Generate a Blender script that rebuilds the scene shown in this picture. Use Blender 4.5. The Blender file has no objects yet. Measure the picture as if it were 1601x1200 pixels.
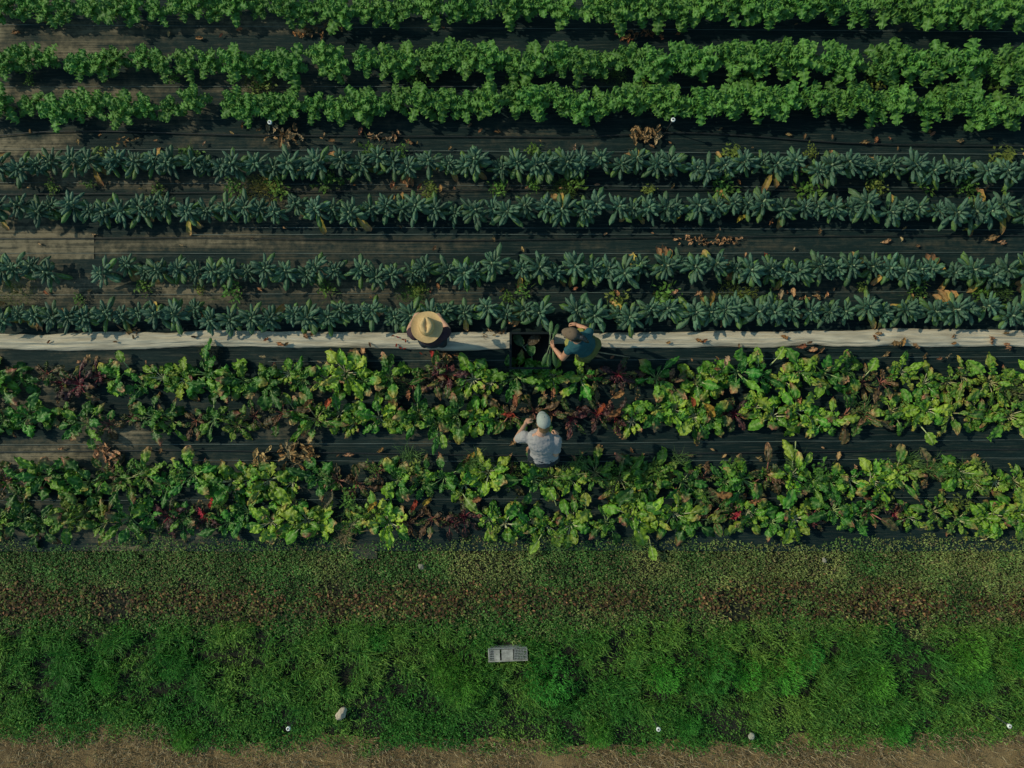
import bpy, bmesh, math, random
import numpy as np
from mathutils import Vector, Matrix, noise as mnoise

scene = bpy.context.scene
COL = scene.collection
R = math.radians
H = 11.0            # height of the drone above the ground
PXM = 112.0         # photo pixels per metre at ground level

# ------------------------------------------------------------------ camera
cam_d = bpy.data.cameras.new("camera")
cam_d.sensor_width = 36.0
cam_d.lens = 36.0 * H / (1601.0 / PXM)
cam_d.clip_end = 1000.0
cam = bpy.data.objects.new("camera", cam_d)
cam.location = (0, 0, H)
COL.objects.link(cam)
scene.camera = cam

# ------------------------------------------------------------------ sky, sun, exposure
SUN_EL, SHADOW_AZ = 37.0, -17.0          # shadows fall to the right and a little down
sd = Vector((-math.cos(R(SUN_EL)) * math.cos(R(SHADOW_AZ)), -math.cos(R(SUN_EL)) * math.sin(R(SHADOW_AZ)), math.sin(R(SUN_EL))))
world = bpy.data.worlds.new("World")
scene.world = world
world.use_nodes = True
wn = world.node_tree
bg = wn.nodes["Background"]
sky = wn.nodes.new("ShaderNodeTexSky")
sky.sky_type = 'NISHITA'
sky.sun_disc = False
sky.sun_elevation = R(SUN_EL)
sky.sun_rotation = math.atan2(sd.x, sd.y)
tint = wn.nodes.new("ShaderNodeMix"); tint.data_type = 'RGBA'; tint.blend_type = 'MULTIPLY'     # green-blue tint added to the sky light so shadows turn teal
tint.inputs[0].default_value = 1.0; tint.inputs[7].default_value = (0.74, 1.03, 0.93, 1)
wn.links.new(sky.outputs[0], tint.inputs[6]); wn.links.new(tint.outputs[2], bg.inputs[0])
bg.inputs[1].default_value = 0.145
sun_d = bpy.data.lights.new("sun", 'SUN')
sun_d.energy = 3.2
sun_d.angle = R(0.5)
sun_d.color = (1.0, 0.90, 0.66)
sun = bpy.data.objects.new("sun", sun_d)
sun.rotation_euler = sd.to_track_quat('Z', 'Y').to_euler()
COL.objects.link(sun)
scene.view_settings.view_transform = 'Standard'
scene.view_settings.look = 'None'
scene.view_settings.exposure = -0.2
scene.view_settings.gamma = 1.0
scene.cycles.max_bounces = 6
scene.cycles.transparent_max_bounces = 4

rnd = random.Random(11)
nrs = np.random.RandomState(5)


def P(px, py, h=0.0):
    """world point at height h that stands at this place of the aerial survey"""
    k = (H - h) / H / PXM
    return Vector(((px - 800.5) * k, (600.0 - py) * k, h))


# ------------------------------------------------------------------ noise helpers
def _hash(ix, iy, seed):
    h = (ix.astype(np.int64) * 374761393 + iy.astype(np.int64) * 668265263 + seed * 982451653) & 0xFFFFFFFF
    h = ((h ^ (h >> 13)) * 1274126177) & 0xFFFFFFFF
    return ((h ^ (h >> 16)) & 0xFFFFFF) / float(0xFFFFFF)


def vnoise(x, y, seed=0):
    x = np.asarray(x, float); y = np.asarray(y, float)
    ix = np.floor(x).astype(np.int64); iy = np.floor(y).astype(np.int64)
    fx = x - ix; fy = y - iy
    fx = fx * fx * (3 - 2 * fx); fy = fy * fy * (3 - 2 * fy)
    a = _hash(ix, iy, seed); b = _hash(ix + 1, iy, seed); c = _hash(ix, iy + 1, seed); d = _hash(ix + 1, iy + 1, seed)
    return (a * (1 - fx) + b * fx) * (1 - fy) + (c * (1 - fx) + d * fx) * fy


def fbm(x, y, seed=0, oct=4):
    x = np.asarray(x, float); y = np.asarray(y, float)
    s = 0; a = 0.5; t = 0
    for i in range(oct):
        s = s + a * vnoise(x * 2 ** i, y * 2 ** i, seed + i * 17); t += a; a *= 0.5
    return s / t


# ------------------------------------------------------------------ material helpers
def mat_new(name):
    m = bpy.data.materials.new(name)
    m.use_nodes = True
    nt = m.node_tree
    b = nt.nodes["Principled BSDF"]
    return m, nt, b


def N(nt, typ, **kw):
    n = nt.nodes.new(typ)
    for k, v in kw.items():
        setattr(n, k, v)
    return n


def leaf_material(name, rough=0.5, trans=0.25, spec=0.4, bump=0.0, bscale=60.0, vary=0.3, hue=0.02):
    """leaf surface: colour from the mesh's own tint, varied plant by plant, some light shining through"""
    m, nt, b = mat_new(name)
    at = N(nt, "ShaderNodeAttribute", attribute_name="tint")
    oi = N(nt, "ShaderNodeObjectInfo")
    hs = N(nt, "ShaderNodeHueSaturation")
    mr = N(nt, "ShaderNodeMapRange")
    mr.inputs[3].default_value = 1 - vary; mr.inputs[4].default_value = 1 + vary
    nt.links.new(oi.outputs["Random"], mr.inputs[0])
    mh = N(nt, "ShaderNodeMath", operation='MULTIPLY'); mh.inputs[1].default_value = 7.31
    fr = N(nt, "ShaderNodeMath", operation='FRACT')
    nt.links.new(oi.outputs["Random"], mh.inputs[0]); nt.links.new(mh.outputs[0], fr.inputs[0])
    mr2 = N(nt, "ShaderNodeMapRange")
    mr2.inputs[3].default_value = 0.5 - hue; mr2.inputs[4].default_value = 0.5 + hue
    nt.links.new(fr.outputs[0], mr2.inputs[0])
    nt.links.new(mr2.outputs[0], hs.inputs["Hue"])
    nt.links.new(mr.outputs[0], hs.inputs["Value"])
    nt.links.new(at.outputs["Color"], hs.inputs["Color"])
    tc = N(nt, "ShaderNodeTexCoord")
    nz = N(nt, "ShaderNodeTexNoise"); nz.inputs["Scale"].default_value = 35.0; nz.inputs["Detail"].default_value = 3
    nt.links.new(tc.outputs["Object"], nz.inputs["Vector"])
    mr3 = N(nt, "ShaderNodeMapRange"); mr3.inputs[1].default_value = 0.3; mr3.inputs[2].default_value = 0.7
    mr3.inputs[3].default_value = 0.72; mr3.inputs[4].default_value = 1.2
    nt.links.new(nz.outputs[0], mr3.inputs[0])
    mx = N(nt, "ShaderNodeMix", data_type='RGBA', blend_type='MULTIPLY'); mx.inputs[0].default_value = 1.0
    nt.links.new(hs.outputs[0], mx.inputs[6]); nt.links.new(mr3.outputs[0], mx.inputs[7])
    nt.links.new(mx.outputs[2], b.inputs["Base Color"])
    b.inputs["Roughness"].default_value = rough
    b.inputs["Specular IOR Level"].default_value = spec
    if bump:
        bz = N(nt, "ShaderNodeTexNoise"); bz.inputs["Scale"].default_value = bscale; bz.inputs["Detail"].default_value = 2
        nt.links.new(tc.outputs["Object"], bz.inputs["Vector"])
        bp = N(nt, "ShaderNodeBump"); bp.inputs["Strength"].default_value = bump; bp.inputs["Distance"].default_value = 0.01
        nt.links.new(bz.outputs[0], bp.inputs["Height"]); nt.links.new(bp.outputs[0], b.inputs["Normal"])
    out = nt.nodes["Material Output"]
    if trans:
        tr = N(nt, "ShaderNodeBsdfTranslucent")
        nt.links.new(mx.outputs[2], tr.inputs[0])
        ms = N(nt, "ShaderNodeMixShader"); ms.inputs[0].default_value = trans
        nt.links.new(b.outputs[0], ms.inputs[1]); nt.links.new(tr.outputs[0], ms.inputs[2])
        nt.links.new(ms.outputs[0], out.inputs[0])
    return m


def plain(name, col, rough=0.7, spec=0.3, nscale=30.0, namp=0.25, bump=0.2, bscale=120.0, bdist=0.004, stretch=(1, 1, 1)):
    m, nt, b = mat_new(name)
    tc = N(nt, "ShaderNodeTexCoord")
    mp = N(nt, "ShaderNodeMapping"); mp.inputs["Scale"].default_value = stretch
    nt.links.new(tc.outputs["Object"], mp.inputs[0])
    nz = N(nt, "ShaderNodeTexNoise"); nz.inputs["Scale"].default_value = nscale; nz.inputs["Detail"].default_value = 5
    nt.links.new(mp.outputs[0], nz.inputs["Vector"])
    mr = N(nt, "ShaderNodeMapRange"); mr.inputs[1].default_value = 0.25; mr.inputs[2].default_value = 0.75
    mr.inputs[3].default_value = 1 - namp; mr.inputs[4].default_value = 1 + namp
    nt.links.new(nz.outputs[0], mr.inputs[0])
    mx = N(nt, "ShaderNodeMix", data_type='RGBA', blend_type='MULTIPLY'); mx.inputs[0].default_value = 1.0
    mx.inputs[6].default_value = (*col, 1); nt.links.new(mr.outputs[0], mx.inputs[7])
    nt.links.new(mx.outputs[2], b.inputs["Base Color"])
    b.inputs["Roughness"].default_value = rough; b.inputs["Specular IOR Level"].default_value = spec
    if bump:
        bz = N(nt, "ShaderNodeTexNoise"); bz.inputs["Scale"].default_value = bscale; bz.inputs["Detail"].default_value = 3
        nt.links.new(mp.outputs[0], bz.inputs["Vector"])
        bp = N(nt, "ShaderNodeBump"); bp.inputs["Strength"].default_value = bump; bp.inputs["Distance"].default_value = bdist
        nt.links.new(bz.outputs[0], bp.inputs["Height"]); nt.links.new(bp.outputs[0], b.inputs["Normal"])
    return m


# ------------------------------------------------------------------ object helpers
def link_mesh(name, me, mat=None, parent=None, smooth=True):
    if mat is not None:
        me.materials.append(mat)
    if smooth:
        me.polygons.foreach_set("use_smooth", np.ones(len(me.polygons), dtype=bool))
    o = bpy.data.objects.new(name, me)
    COL.objects.link(o)
    if parent is not None:
        o.parent = parent
    return o


def tag(o, label, cat, group=None):
    o["label"] = label; o["category"] = cat
    if group:
        o["group"] = group
    return o


def thing(name, label, cat, loc=(0, 0, 0), group=None, rz=0.0, scale=1.0):
    o = bpy.data.objects.new(name, None)
    o.empty_display_size = 0.1
    COL.objects.link(o)
    o.location = loc; o.rotation_euler = (0, 0, rz); o.scale = (scale,) * 3
    return tag(o, label, cat, group)


def copy_thing(src, loc, rz, scale=1.0, tilt=(0, 0)):
    r = src.copy(); COL.objects.link(r)
    r.location = loc; r.rotation_euler = (tilt[0], tilt[1], rz)
    r.scale = (scale, scale, scale) if not isinstance(scale, tuple) else scale
    for ch in list(src.children):
        c = ch.copy(); COL.objects.link(c); c.parent = r
        for g in ch.children:
            d = g.copy(); COL.objects.link(d); d.parent = c
    return r


class MB:
    """collects vertices, faces and a tint per vertex, links them as one mesh"""
    def __init__(s):
        s.v = []; s.f = []; s.c = []

    def grid(s, V, C, closed=False):
        nu, nv = V.shape[0], V.shape[1]
        o = len(s.v)
        s.v.extend(map(tuple, V.reshape(-1, 3))); s.c.extend(map(tuple, C.reshape(-1, 3)))
        for i in range(nu - 1):
            for j in range(nv if closed else nv - 1):
                k = (j + 1) % nv
                s.f.append((o + i * nv + j, o + i * nv + k, o + (i + 1) * nv + k, o + (i + 1) * nv + j))

    def tube(s, pts, radii, col, n=8, cap=True):
        pts = [np.array(p, float) for p in pts]
        rings = []
        prev = None
        for i, p in enumerate(pts):
            a = pts[max(i - 1, 0)]; b = pts[min(i + 1, len(pts) - 1)]
            t = b - a; t = t / (np.linalg.norm(t) + 1e-9)
            up = prev if prev is not None else (np.array((0, 0, 1.0)) if abs(t[2]) < 0.9 else np.array((1.0, 0, 0)))
            e1 = np.cross(t, up); e1 /= np.linalg.norm(e1) + 1e-9
            e2 = np.cross(e1, t); prev = e2
            r = radii[i]
            ang = np.arange(n) / n * 2 * math.pi
            rings.append(p + r * (np.cos(ang)[:, None] * e1 + np.sin(ang)[:, None] * e2))
        V = np.array(rings)
        C = np.ones(V.shape) * np.array(col)
        o = len(s.v)
        s.grid(V, C, closed=True)
        if cap:
            s.f.append(tuple(o + j for j in range(n))[::-1])
            e = o + (len(pts) - 1) * n
            s.f.append(tuple(e + j for j in range(n)))

    def box(s, c, d, col, rot=None):
        o = len(s.v)
        for x in (-1, 1):
            for y in (-1, 1):
                for z in (-1, 1):
                    v = Vector((x * d[0] / 2, y * d[1] / 2, z * d[2] / 2))
                    if rot is not None:
                        v = rot @ v
                    s.v.append((c[0] + v.x, c[1] + v.y, c[2] + v.z)); s.c.append(col)
        for q in ((0, 1, 3, 2), (4, 6, 7, 5), (0, 4, 5, 1), (2, 3, 7, 6), (0, 2, 6, 4), (1, 5, 7, 3)):
            s.f.append(tuple(o + i for i in q))

    def mesh(s, name):
        me = bpy.data.meshes.new(name)
        me.from_pydata(s.v, [], s.f)
        a = me.color_attributes.new("tint", 'FLOAT_COLOR', 'POINT')
        c = np.ones((len(s.v), 4), np.float32); c[:, :3] = np.array(s.c, np.float32).reshape(-1, 3)
        a.data.foreach_set("color", c.ravel())
        me.update()
        return me

    def build(s, name, mat, parent=None, smooth=True):
        return link_mesh(name, s.mesh(name), mat, parent, smooth)


def mixc(a, b, t):
    return np.asarray(a) * (1 - t) + np.asarray(b) * t


def leaf(mb, base, az, L, W, p0, p1, outline, col, rib, rng, nu=9, nv=6, pet=0.2, cup=0.15, ruf=0.0, ruf_f=5, savoy=0.0, twist=0.0,
         edge=None, tipc=None, bend=0.0, rufw=0.05, ribw=0.16, stems=None, stem_r=0.006, stem_col=None):
    """one leaf: a bent midrib with a blade swept along it. Petiole goes to `stems` when given."""
    ph = rng.uniform(0, 6.28)
    n_st = 40
    ts = np.linspace(0, 1, n_st)
    pitch = p0 + (p1 - p0) * (ts ** 1.35)
    azs = az + bend * ts
    d = np.stack([np.cos(pitch) * np.cos(azs), np.cos(pitch) * np.sin(azs), np.sin(pitch)], 1)
    pos = np.cumsum(d, 0) * (L / n_st); pos = pos - pos[0] + np.array(base)

    def at(t):
        f = t * (n_st - 1); i = np.minimum(f.astype(int), n_st - 2); w = (f - i)[:, None]
        return pos[i] * (1 - w) + pos[i + 1] * w, np.interp(t, ts, pitch), np.interp(t, ts, azs)
    t = pet + (1 - pet) * np.linspace(0, 1, nu)
    p, pt, ac = at(t)
    tb = np.linspace(0, 1, nu)
    s = np.linspace(-1, 1, nv)
    lat = np.stack([-np.sin(ac), np.cos(ac), np.zeros(nu)], 1)
    nor = np.stack([-np.sin(pt) * np.cos(ac), -np.sin(pt) * np.sin(ac), np.cos(pt)], 1)
    if twist:
        ca, sa = np.cos(twist * tb)[:, None], np.sin(twist * tb)[:, None]
        lat, nor = lat * ca + nor * sa, nor * ca - lat * sa
    hw = W / 2 * np.array([outline(x) for x in tb])
    S, T = np.meshgrid(s, tb)
    off = S * hw[:, None]
    ab = np.abs(S)
    lift = cup * W * ab ** 2
    side = np.where(S > 0, 1.7, 0.0)
    if ruf:
        lift = lift + ruf * ab ** 1.6 * (np.sin(T * 6.283 * ruf_f + ph + side) + 0.75 * np.sin(T * 6.283 * ruf_f * 2.3 + ph * 2 + side * 2) * ab)
        off = off * (1 + rufw * np.cos(T * 6.283 * ruf_f + ph + side) * ab)
    if savoy:
        lift = lift + savoy * (vnoise(T * 9 + ph * 5, S * 3.0 + ph * 3, 3) - 0.5) * (0.3 + ab)
    V = p[:, None, :] + lat[:, None, :] * off[..., None] + nor[:, None, :] * lift[..., None]
    nz = fbm(T * 5 + ph * 9, S * 2 + ph * 4, 5, 3)[..., None]
    C = mixc(np.array(col) * 0.75, np.array(col) * 1.25, nz)
    if edge is not None:
        w = np.clip((ab - 0.55) / 0.45, 0, 1)[..., None] * np.clip(nz * 2.2 - 0.5, 0, 1)
        C = C * (1 - w) + np.array(edge) * w
    if tipc is not None:
        w = np.clip((T - 0.45) * 2.2 + (nz[..., 0] - 0.5) * 1.2, 0, 1)[..., None]
        C = C * (1 - w) + np.array(tipc) * w
    wr = np.clip(1 - ab / ribw, 0, 1)[..., None] * np.clip(1.1 - T[..., None] * 0.7, 0, 1)
    C = C * (1 - wr) + np.array(rib) * wr
    mb.grid(V, C)
    if pet > 0:
        tt = np.linspace(0, pet + 0.25 * (1 - pet), 6)
        q, _, _ = at(tt)
        (stems or mb).tube(q - np.array((0, 0, stem_r * 0.6)), np.linspace(stem_r * 1.25, stem_r * 0.5, 6), stem_col if stem_col is not None else rib, n=5, cap=False)


def ol_oval(x):
    return max(0.02, (math.sin(math.pi * min(1, x * 0.93 + 0.05)) ** 0.62))


def ol_ovate(x):
    return max(0.02, min(1.0, (x * 3.1 + .12) ** .7) * (1 - max(0, (x - .38) / .62) ** 1.9))


def ol_strap(x):
    return max(0.05, min(1, 0.35 + x * 2.2) * (1 - max(0, (x - 0.72) / 0.28) ** 2.2))


def ol_lobed(x):
    return max(0.05, (math.sin(math.pi * min(1, x ** 0.8 * 0.86 + 0.1)) ** 0.5) * (0.85 + 0.15 * math.cos(x * 24)))


# ------------------------------------------------------------------ materials
M_curly = leaf_material("curly_kale_leaf", rough=0.55, trans=0.22, spec=0.35, bump=0.5, bscale=80, vary=0.15, hue=0.007)
M_dino = leaf_material("blue_green_kale_leaf", rough=0.5, trans=0.12, spec=0.38, bump=0.7, bscale=120, vary=0.2, hue=0.012)
M_chard = leaf_material("chard_leaf", rough=0.42, trans=0.22, spec=0.35, bump=0.7, bscale=55, vary=0.25, hue=0.008)
M_stalk = leaf_material("leaf_stalk", rough=0.5, trans=0.0, spec=0.4, vary=0.15, hue=0.01)
M_dead = leaf_material("dead_leaf", rough=0.8, trans=0.15, spec=0.2, bump=0.5, bscale=90, vary=0.3, hue=0.02)
M_grass = leaf_material("grass_blade", rough=0.6, trans=0.25, spec=0.25, vary=0.0, hue=0.0)
M_weed = leaf_material("weed_leaf", rough=0.6, trans=0.25, spec=0.25, vary=0.2, hue=0.015)
M_straw = leaf_material("straw", rough=0.85, trans=0.1, spec=0.2, vary=0.0, hue=0.0)


def ground_material():
    m, nt, b = mat_new("farm_soil")
    tc = N(nt, "ShaderNodeTexCoord")
    nz = N(nt, "ShaderNodeTexNoise"); nz.inputs["Scale"].default_value = 1.3; nz.inputs["Detail"].default_value = 8
    nt.links.new(tc.outputs["Object"], nz.inputs["Vector"])
    cr = N(nt, "ShaderNodeValToRGB")
    cr.color_ramp.elements[0].position = 0.3; cr.color_ramp.elements[0].color = (0.008, 0.012, 0.006, 1)
    cr.color_ramp.elements[1].position = 0.75; cr.color_ramp.elements[1].color = (0.03, 0.034, 0.016, 1)
    nt.links.new(nz.outputs[0], cr.inputs[0])
    n2 = N(nt, "ShaderNodeTexNoise"); n2.inputs["Scale"].default_value = 45; n2.inputs["Detail"].default_value = 6
    nt.links.new(tc.outputs["Object"], n2.inputs["Vector"])
    mx = N(nt, "ShaderNodeMix", data_type='RGBA', blend_type='MULTIPLY'); mx.inputs[0].default_value = 0.7
    nt.links.new(cr.outputs[0], mx.inputs[6]); nt.links.new(n2.outputs[0], mx.inputs[7])
    nt.links.new(mx.outputs[2], b.inputs["Base Color"])
    b.inputs["Roughness"].default_value = 0.95
    bp = N(nt, "ShaderNodeBump"); bp.inputs["Strength"].default_value = 0.8; bp.inputs["Distance"].default_value = 0.03
    nt.links.new(n2.outputs[0], bp.inputs["Height"]); nt.links.new(bp.outputs[0], b.inputs["Normal"])
    return m


def path_material():
    m, nt, b = mat_new("dry_straw_path")
    tc = N(nt, "ShaderNodeTexCoord")
    nz = N(nt, "ShaderNodeTexNoise"); nz.inputs["Scale"].default_value = 2.2; nz.inputs["Detail"].default_value = 8; nz.inputs["Roughness"].default_value = 0.7
    nt.links.new(tc.outputs["Object"], nz.inputs["Vector"])
    cr = N(nt, "ShaderNodeValToRGB")
    cr.color_ramp.elements[0].position = 0.32; cr.color_ramp.elements[0].color = (0.11, 0.07, 0.028, 1)
    cr.color_ramp.elements[1].position = 0.72; cr.color_ramp.elements[1].color = (0.36, 0.245, 0.105, 1)
    nt.links.new(nz.outputs[0], cr.inputs[0])
    n2 = N(nt, "ShaderNodeTexNoise"); n2.inputs["Scale"].default_value = 70; n2.inputs["Detail"].default_value = 5
    nt.links.new(tc.outputs["Object"], n2.inputs["Vector"])
    mr = N(nt, "ShaderNodeMapRange"); mr.inputs[1].default_value = 0.3; mr.inputs[2].default_value = 0.7; mr.inputs[3].default_value = 0.45; mr.inputs[4].default_value = 1.25
    nt.links.new(n2.outputs[0], mr.inputs[0])
    mx = N(nt, "ShaderNodeMix", data_type='RGBA', blend_type='MULTIPLY'); mx.inputs[0].default_value = 1
    nt.links.new(cr.outputs[0], mx.inputs[6]); nt.links.new(mr.outputs[0], mx.inputs[7])
    nt.links.new(mx.outputs[2], b.inputs["Base Color"])
    b.inputs["Roughness"].default_value = 0.95
    bp = N(nt, "ShaderNodeBump"); bp.inputs["Strength"].default_value = 0.8; bp.inputs["Distance"].default_value = 0.02
    nt.links.new(n2.outputs[0], bp.inputs["Height"]); nt.links.new(bp.outputs[0], b.inputs["Normal"])
    return m


def fabric_material():
    """black woven weed fabric, dusty with dried mud (colour comes from the mesh's dust amount)"""
    m, nt, b = mat_new("woven_weed_fabric")
    at = N(nt, "ShaderNodeAttribute", attribute_name="tint")
    sx = N(nt, "ShaderNodeSeparateColor"); nt.links.new(at.outputs["Color"], sx.inputs[0])
    tc = N(nt, "ShaderNodeTexCoord")
    mp = N(nt, "ShaderNodeMapping"); mp.inputs["Scale"].default_value = (0.6, 34.0, 1.0)
    nt.links.new(tc.outputs["Object"], mp.inputs[0])
    n1 = N(nt, "ShaderNodeTexNoise"); n1.inputs["Scale"].default_value = 1.1; n1.inputs["Detail"].default_value = 7; n1.inputs["Roughness"].default_value = 0.65
    nt.links.new(mp.outputs[0], n1.inputs["Vector"])
    n2 = N(nt, "ShaderNodeTexNoise"); n2.inputs["Scale"].default_value = 9.0; n2.inputs["Detail"].default_value = 7; n2.inputs["Roughness"].default_value = 0.7
    nt.links.new(tc.outputs["Object"], n2.inputs["Vector"])
    ad = N(nt, "ShaderNodeMath", operation='ADD'); nt.links.new(n1.outputs[0], ad.inputs[0]); nt.links.new(n2.outputs[0], ad.inputs[1])
    ct = N(nt, "ShaderNodeMapRange"); ct.inputs[1].default_value = 0.72; ct.inputs[2].default_value = 1.28; ct.inputs[3].default_value = 0.45; ct.inputs[4].default_value = 1.5  # long dust streaks, contrast raised so the colour also stands in for wrinkle shading
    nt.links.new(ad.outputs[0], ct.inputs[0])
    ml = N(nt, "ShaderNodeMath", operation='MULTIPLY'); nt.links.new(ct.outputs[0], ml.inputs[0]); nt.links.new(sx.outputs[0], ml.inputs[1])
    cr = N(nt, "ShaderNodeValToRGB")
    e = cr.color_ramp.elements
    e[0].position = 0.0; e[0].color = (0.0026, 0.0125, 0.0140, 1)
    e[1].position = 1.0; e[1].color = (0.225, 0.19, 0.125, 1)
    k = e.new(0.35); k.color = (0.011, 0.026, 0.026, 1)
    k = e.new(0.6); k.color = (0.07, 0.066, 0.047, 1)
    nt.links.new(ml.outputs[0], cr.inputs[0])
    mp2 = N(nt, "ShaderNodeMapping"); mp2.inputs["Scale"].default_value = (1.3, 30.0, 1.0)
    nt.links.new(tc.outputs["Object"], mp2.inputs[0])
    n3 = N(nt, "ShaderNodeTexNoise"); n3.inputs["Scale"].default_value = 1.7; n3.inputs["Detail"].default_value = 5; n3.inputs["Roughness"].default_value = 0.75
    nt.links.new(mp2.outputs[0], n3.inputs["Vector"])
    m3 = N(nt, "ShaderNodeMapRange"); m3.inputs[1].default_value = 0.52; m3.inputs[2].default_value = 0.76; m3.inputs[3].default_value = 0.0; m3.inputs[4].default_value = 0.75
    nt.links.new(n3.outputs[0], m3.inputs[0])
    mz = N(nt, "ShaderNodeMix", data_type='RGBA'); mz.inputs[7].default_value = (0.10, 0.100, 0.074, 1)
    nt.links.new(m3.outputs[0], mz.inputs[0]); nt.links.new(cr.outputs[0], mz.inputs[6])
    wv = N(nt, "ShaderNodeTexWave"); wv.bands_direction = 'X'; wv.inputs["Scale"].default_value = 18; wv.inputs["Distortion"].default_value = 0.4
    nt.links.new(tc.outputs["Object"], wv.inputs["Vector"])
    mrw = N(nt, "ShaderNodeMapRange"); mrw.inputs[3].default_value = 0.86; mrw.inputs[4].default_value = 1.08
    nt.links.new(wv.outputs["Fac"], mrw.inputs[0])
    mx = N(nt, "ShaderNodeMix", data_type='RGBA', blend_type='MULTIPLY'); mx.inputs[0].default_value = 1
    nt.links.new(mz.outputs[2], mx.inputs[6]); nt.links.new(mrw.outputs[0], mx.inputs[7])
    nt.links.new(mx.outputs[2], b.inputs["Base Color"])
    b.inputs["Roughness"].default_value = 0.75
    b.inputs["Specular IOR Level"].default_value = 0.12
    bp = N(nt, "ShaderNodeBump"); bp.inputs["Strength"].default_value = 0.7; bp.inputs["Distance"].default_value = 0.02
    nt.links.new(n1.outputs[0], bp.inputs["Height"]); nt.links.new(bp.outputs[0], b.inputs["Normal"])
    return m


M_ground = ground_material()
M_path = path_material()
M_fabric = fabric_material()
M_line = plain("woven_marker_thread", (0.085, 0.11, 0.10), rough=0.6, namp=0.6, nscale=3.0, bump=0)
M_hose = plain("black_drip_hose", (0.02, 0.022, 0.022), rough=0.4, spec=0.5, namp=0.3, bump=0)
M_cloth = plain("offwhite_row_cover", (0.47, 0.42, 0.32), rough=0.85, spec=0.15, nscale=2.2, namp=0.36, bump=0.8, bscale=3.0, bdist=0.03, stretch=(1.0, 9.0, 1.0))

# ------------------------------------------------------------------ ground, path, fabric sheets
me = bpy.data.meshes.new("ground")
g = 60.0
me.from_pydata([(-g, -g, -0.05), (g, -g, -0.05), (g, g, -0.05), (-g, g, -0.05)], [], [(0, 1, 2, 3)])
o = link_mesh("ground", me, M_ground, smooth=False); o["kind"] = "structure"

X0, X1 = -8.6, 8.6


def path_edge(x):
    """photo row where the grass gives way to the straw path"""
    px = np.asarray(x) * PXM + 800.5
    base = np.interp(px, [-200, 0, 100, 160, 250, 290, 400, 500, 600, 700, 800, 950, 1100, 1250, 1320, 1450, 1600, 1800],
                     [1142, 1146, 1152, 1134, 1140, 1172, 1168, 1158, 1166, 1172, 1164, 1176, 1172, 1160, 1164, 1152, 1140, 1136])
    return base


xs = np.linspace(X0, X1, 260)
mb = MB()
ye = (600 - (path_edge(xs) - 10)) / PXM + 0.3 * (fbm(xs * 2.2, xs * 0, 9) - 0.5)
V = np.zeros((12, 260, 3))
for i in range(12):
    t = i / 11
    V[i, :, 0] = xs; V[i, :, 1] = ye * (1 - t) + (-6.6) * t
    V[i, :, 2] = -0.03 + 0.03 * (fbm(xs * 3, V[i, :, 1] * 3, 21) - 0.5)
mb.grid(V[::-1], np.ones(V.shape))
o = mb.build("path", M_path); o["kind"] = "structure"


def dust_amount(x, y):
    px = x * PXM + 800.5; py = 600 - y * PXM
    left = np.clip(1 - (px + 60) / 1050.0, 0, 1) ** 1.0
    lane = np.interp(py, [-90, 30, 48, 60, 120, 140, 150, 205, 228, 238, 275, 292, 300, 360, 372, 385, 395, 430, 455, 470, 520, 545, 560, 640, 700, 712, 730, 770, 790, 850, 880],
                     [.3, .7, .8, .5, .5, .95, .6, .6, .75, .45, .75, 1.0, .6, .55, .95, 1., .8, .8, .98, .8, .3, .5, .55, .5, .6, .75, .6, .5, .55, .5, .8])
    n = fbm(x * 0.9, y * 3.0, 31, 4)
    a = lane * (0.33 + 0.5 * left) + (n - 0.5) * 1.1 * (0.5 + left)
    return np.clip(a, 0.02, 1.0)


def sheet(py0, py1, z0, seed, name="ground_fabric", xa=X0, xb=X1, dust=None, nx=620):
    y0 = (600 - py0) / PXM; y1 = (600 - py1) / PXM
    ny = max(8, int(abs(y1 - y0) / 0.035))
    xs = np.linspace(xa, xb, nx)
    V = np.zeros((ny, nx, 3)); C = np.zeros((ny, nx, 3))
    e0 = 0.05 * (fbm(xs * 0.5, xs * 0, seed) - 0.5); e1 = 0.05 * (fbm(xs * 0.5, xs * 0 + 5, seed + 3) - 0.5)
    for i in range(ny):
        t = i / (ny - 1)
        y = (y1 + e1) * (1 - t) + (y0 + e0) * t
        fold = fbm(xs * 0.7, y * 16, seed + 7, 3) - 0.5
        small = fbm(xs * 2.5, y * 45, seed + 9, 2) - 0.5
        V[i, :, 0] = xs; V[i, :, 1] = y
        V[i, :, 2] = z0 + 0.024 * np.clip(fold, -0.15, 1) + 0.004 * small
        d = dust_amount(xs, y) if dust is None else np.clip(dust + 0.4 * (fbm(xs * 2, y * 9, seed) - 0.5), 0, 1)
        C[i, :, 0] = d; C[i, :, 1] = d; C[i, :, 2] = d
    mb = MB(); mb.grid(V, C)
    o = mb.build(name, M_fabric); o["kind"] = "structure"
    return o


bounds = [-110, 46, 222, 374, 546, 706, 858]
for i in range(6):
    sheet(bounds[i] - 3, bounds[i + 1] + 3, 0.004 + 0.006 * (i % 2), 50 + i * 11)
sheet(364, 404, 0.0155, 301, xa=X0, xb=P(148, 0).x, dust=0.93, nx=160)
sheet(846, 872, 0.02, 311, xa=P(552, 0).x, xb=P(590, 0).x, dust=0.5, nx=30)


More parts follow.
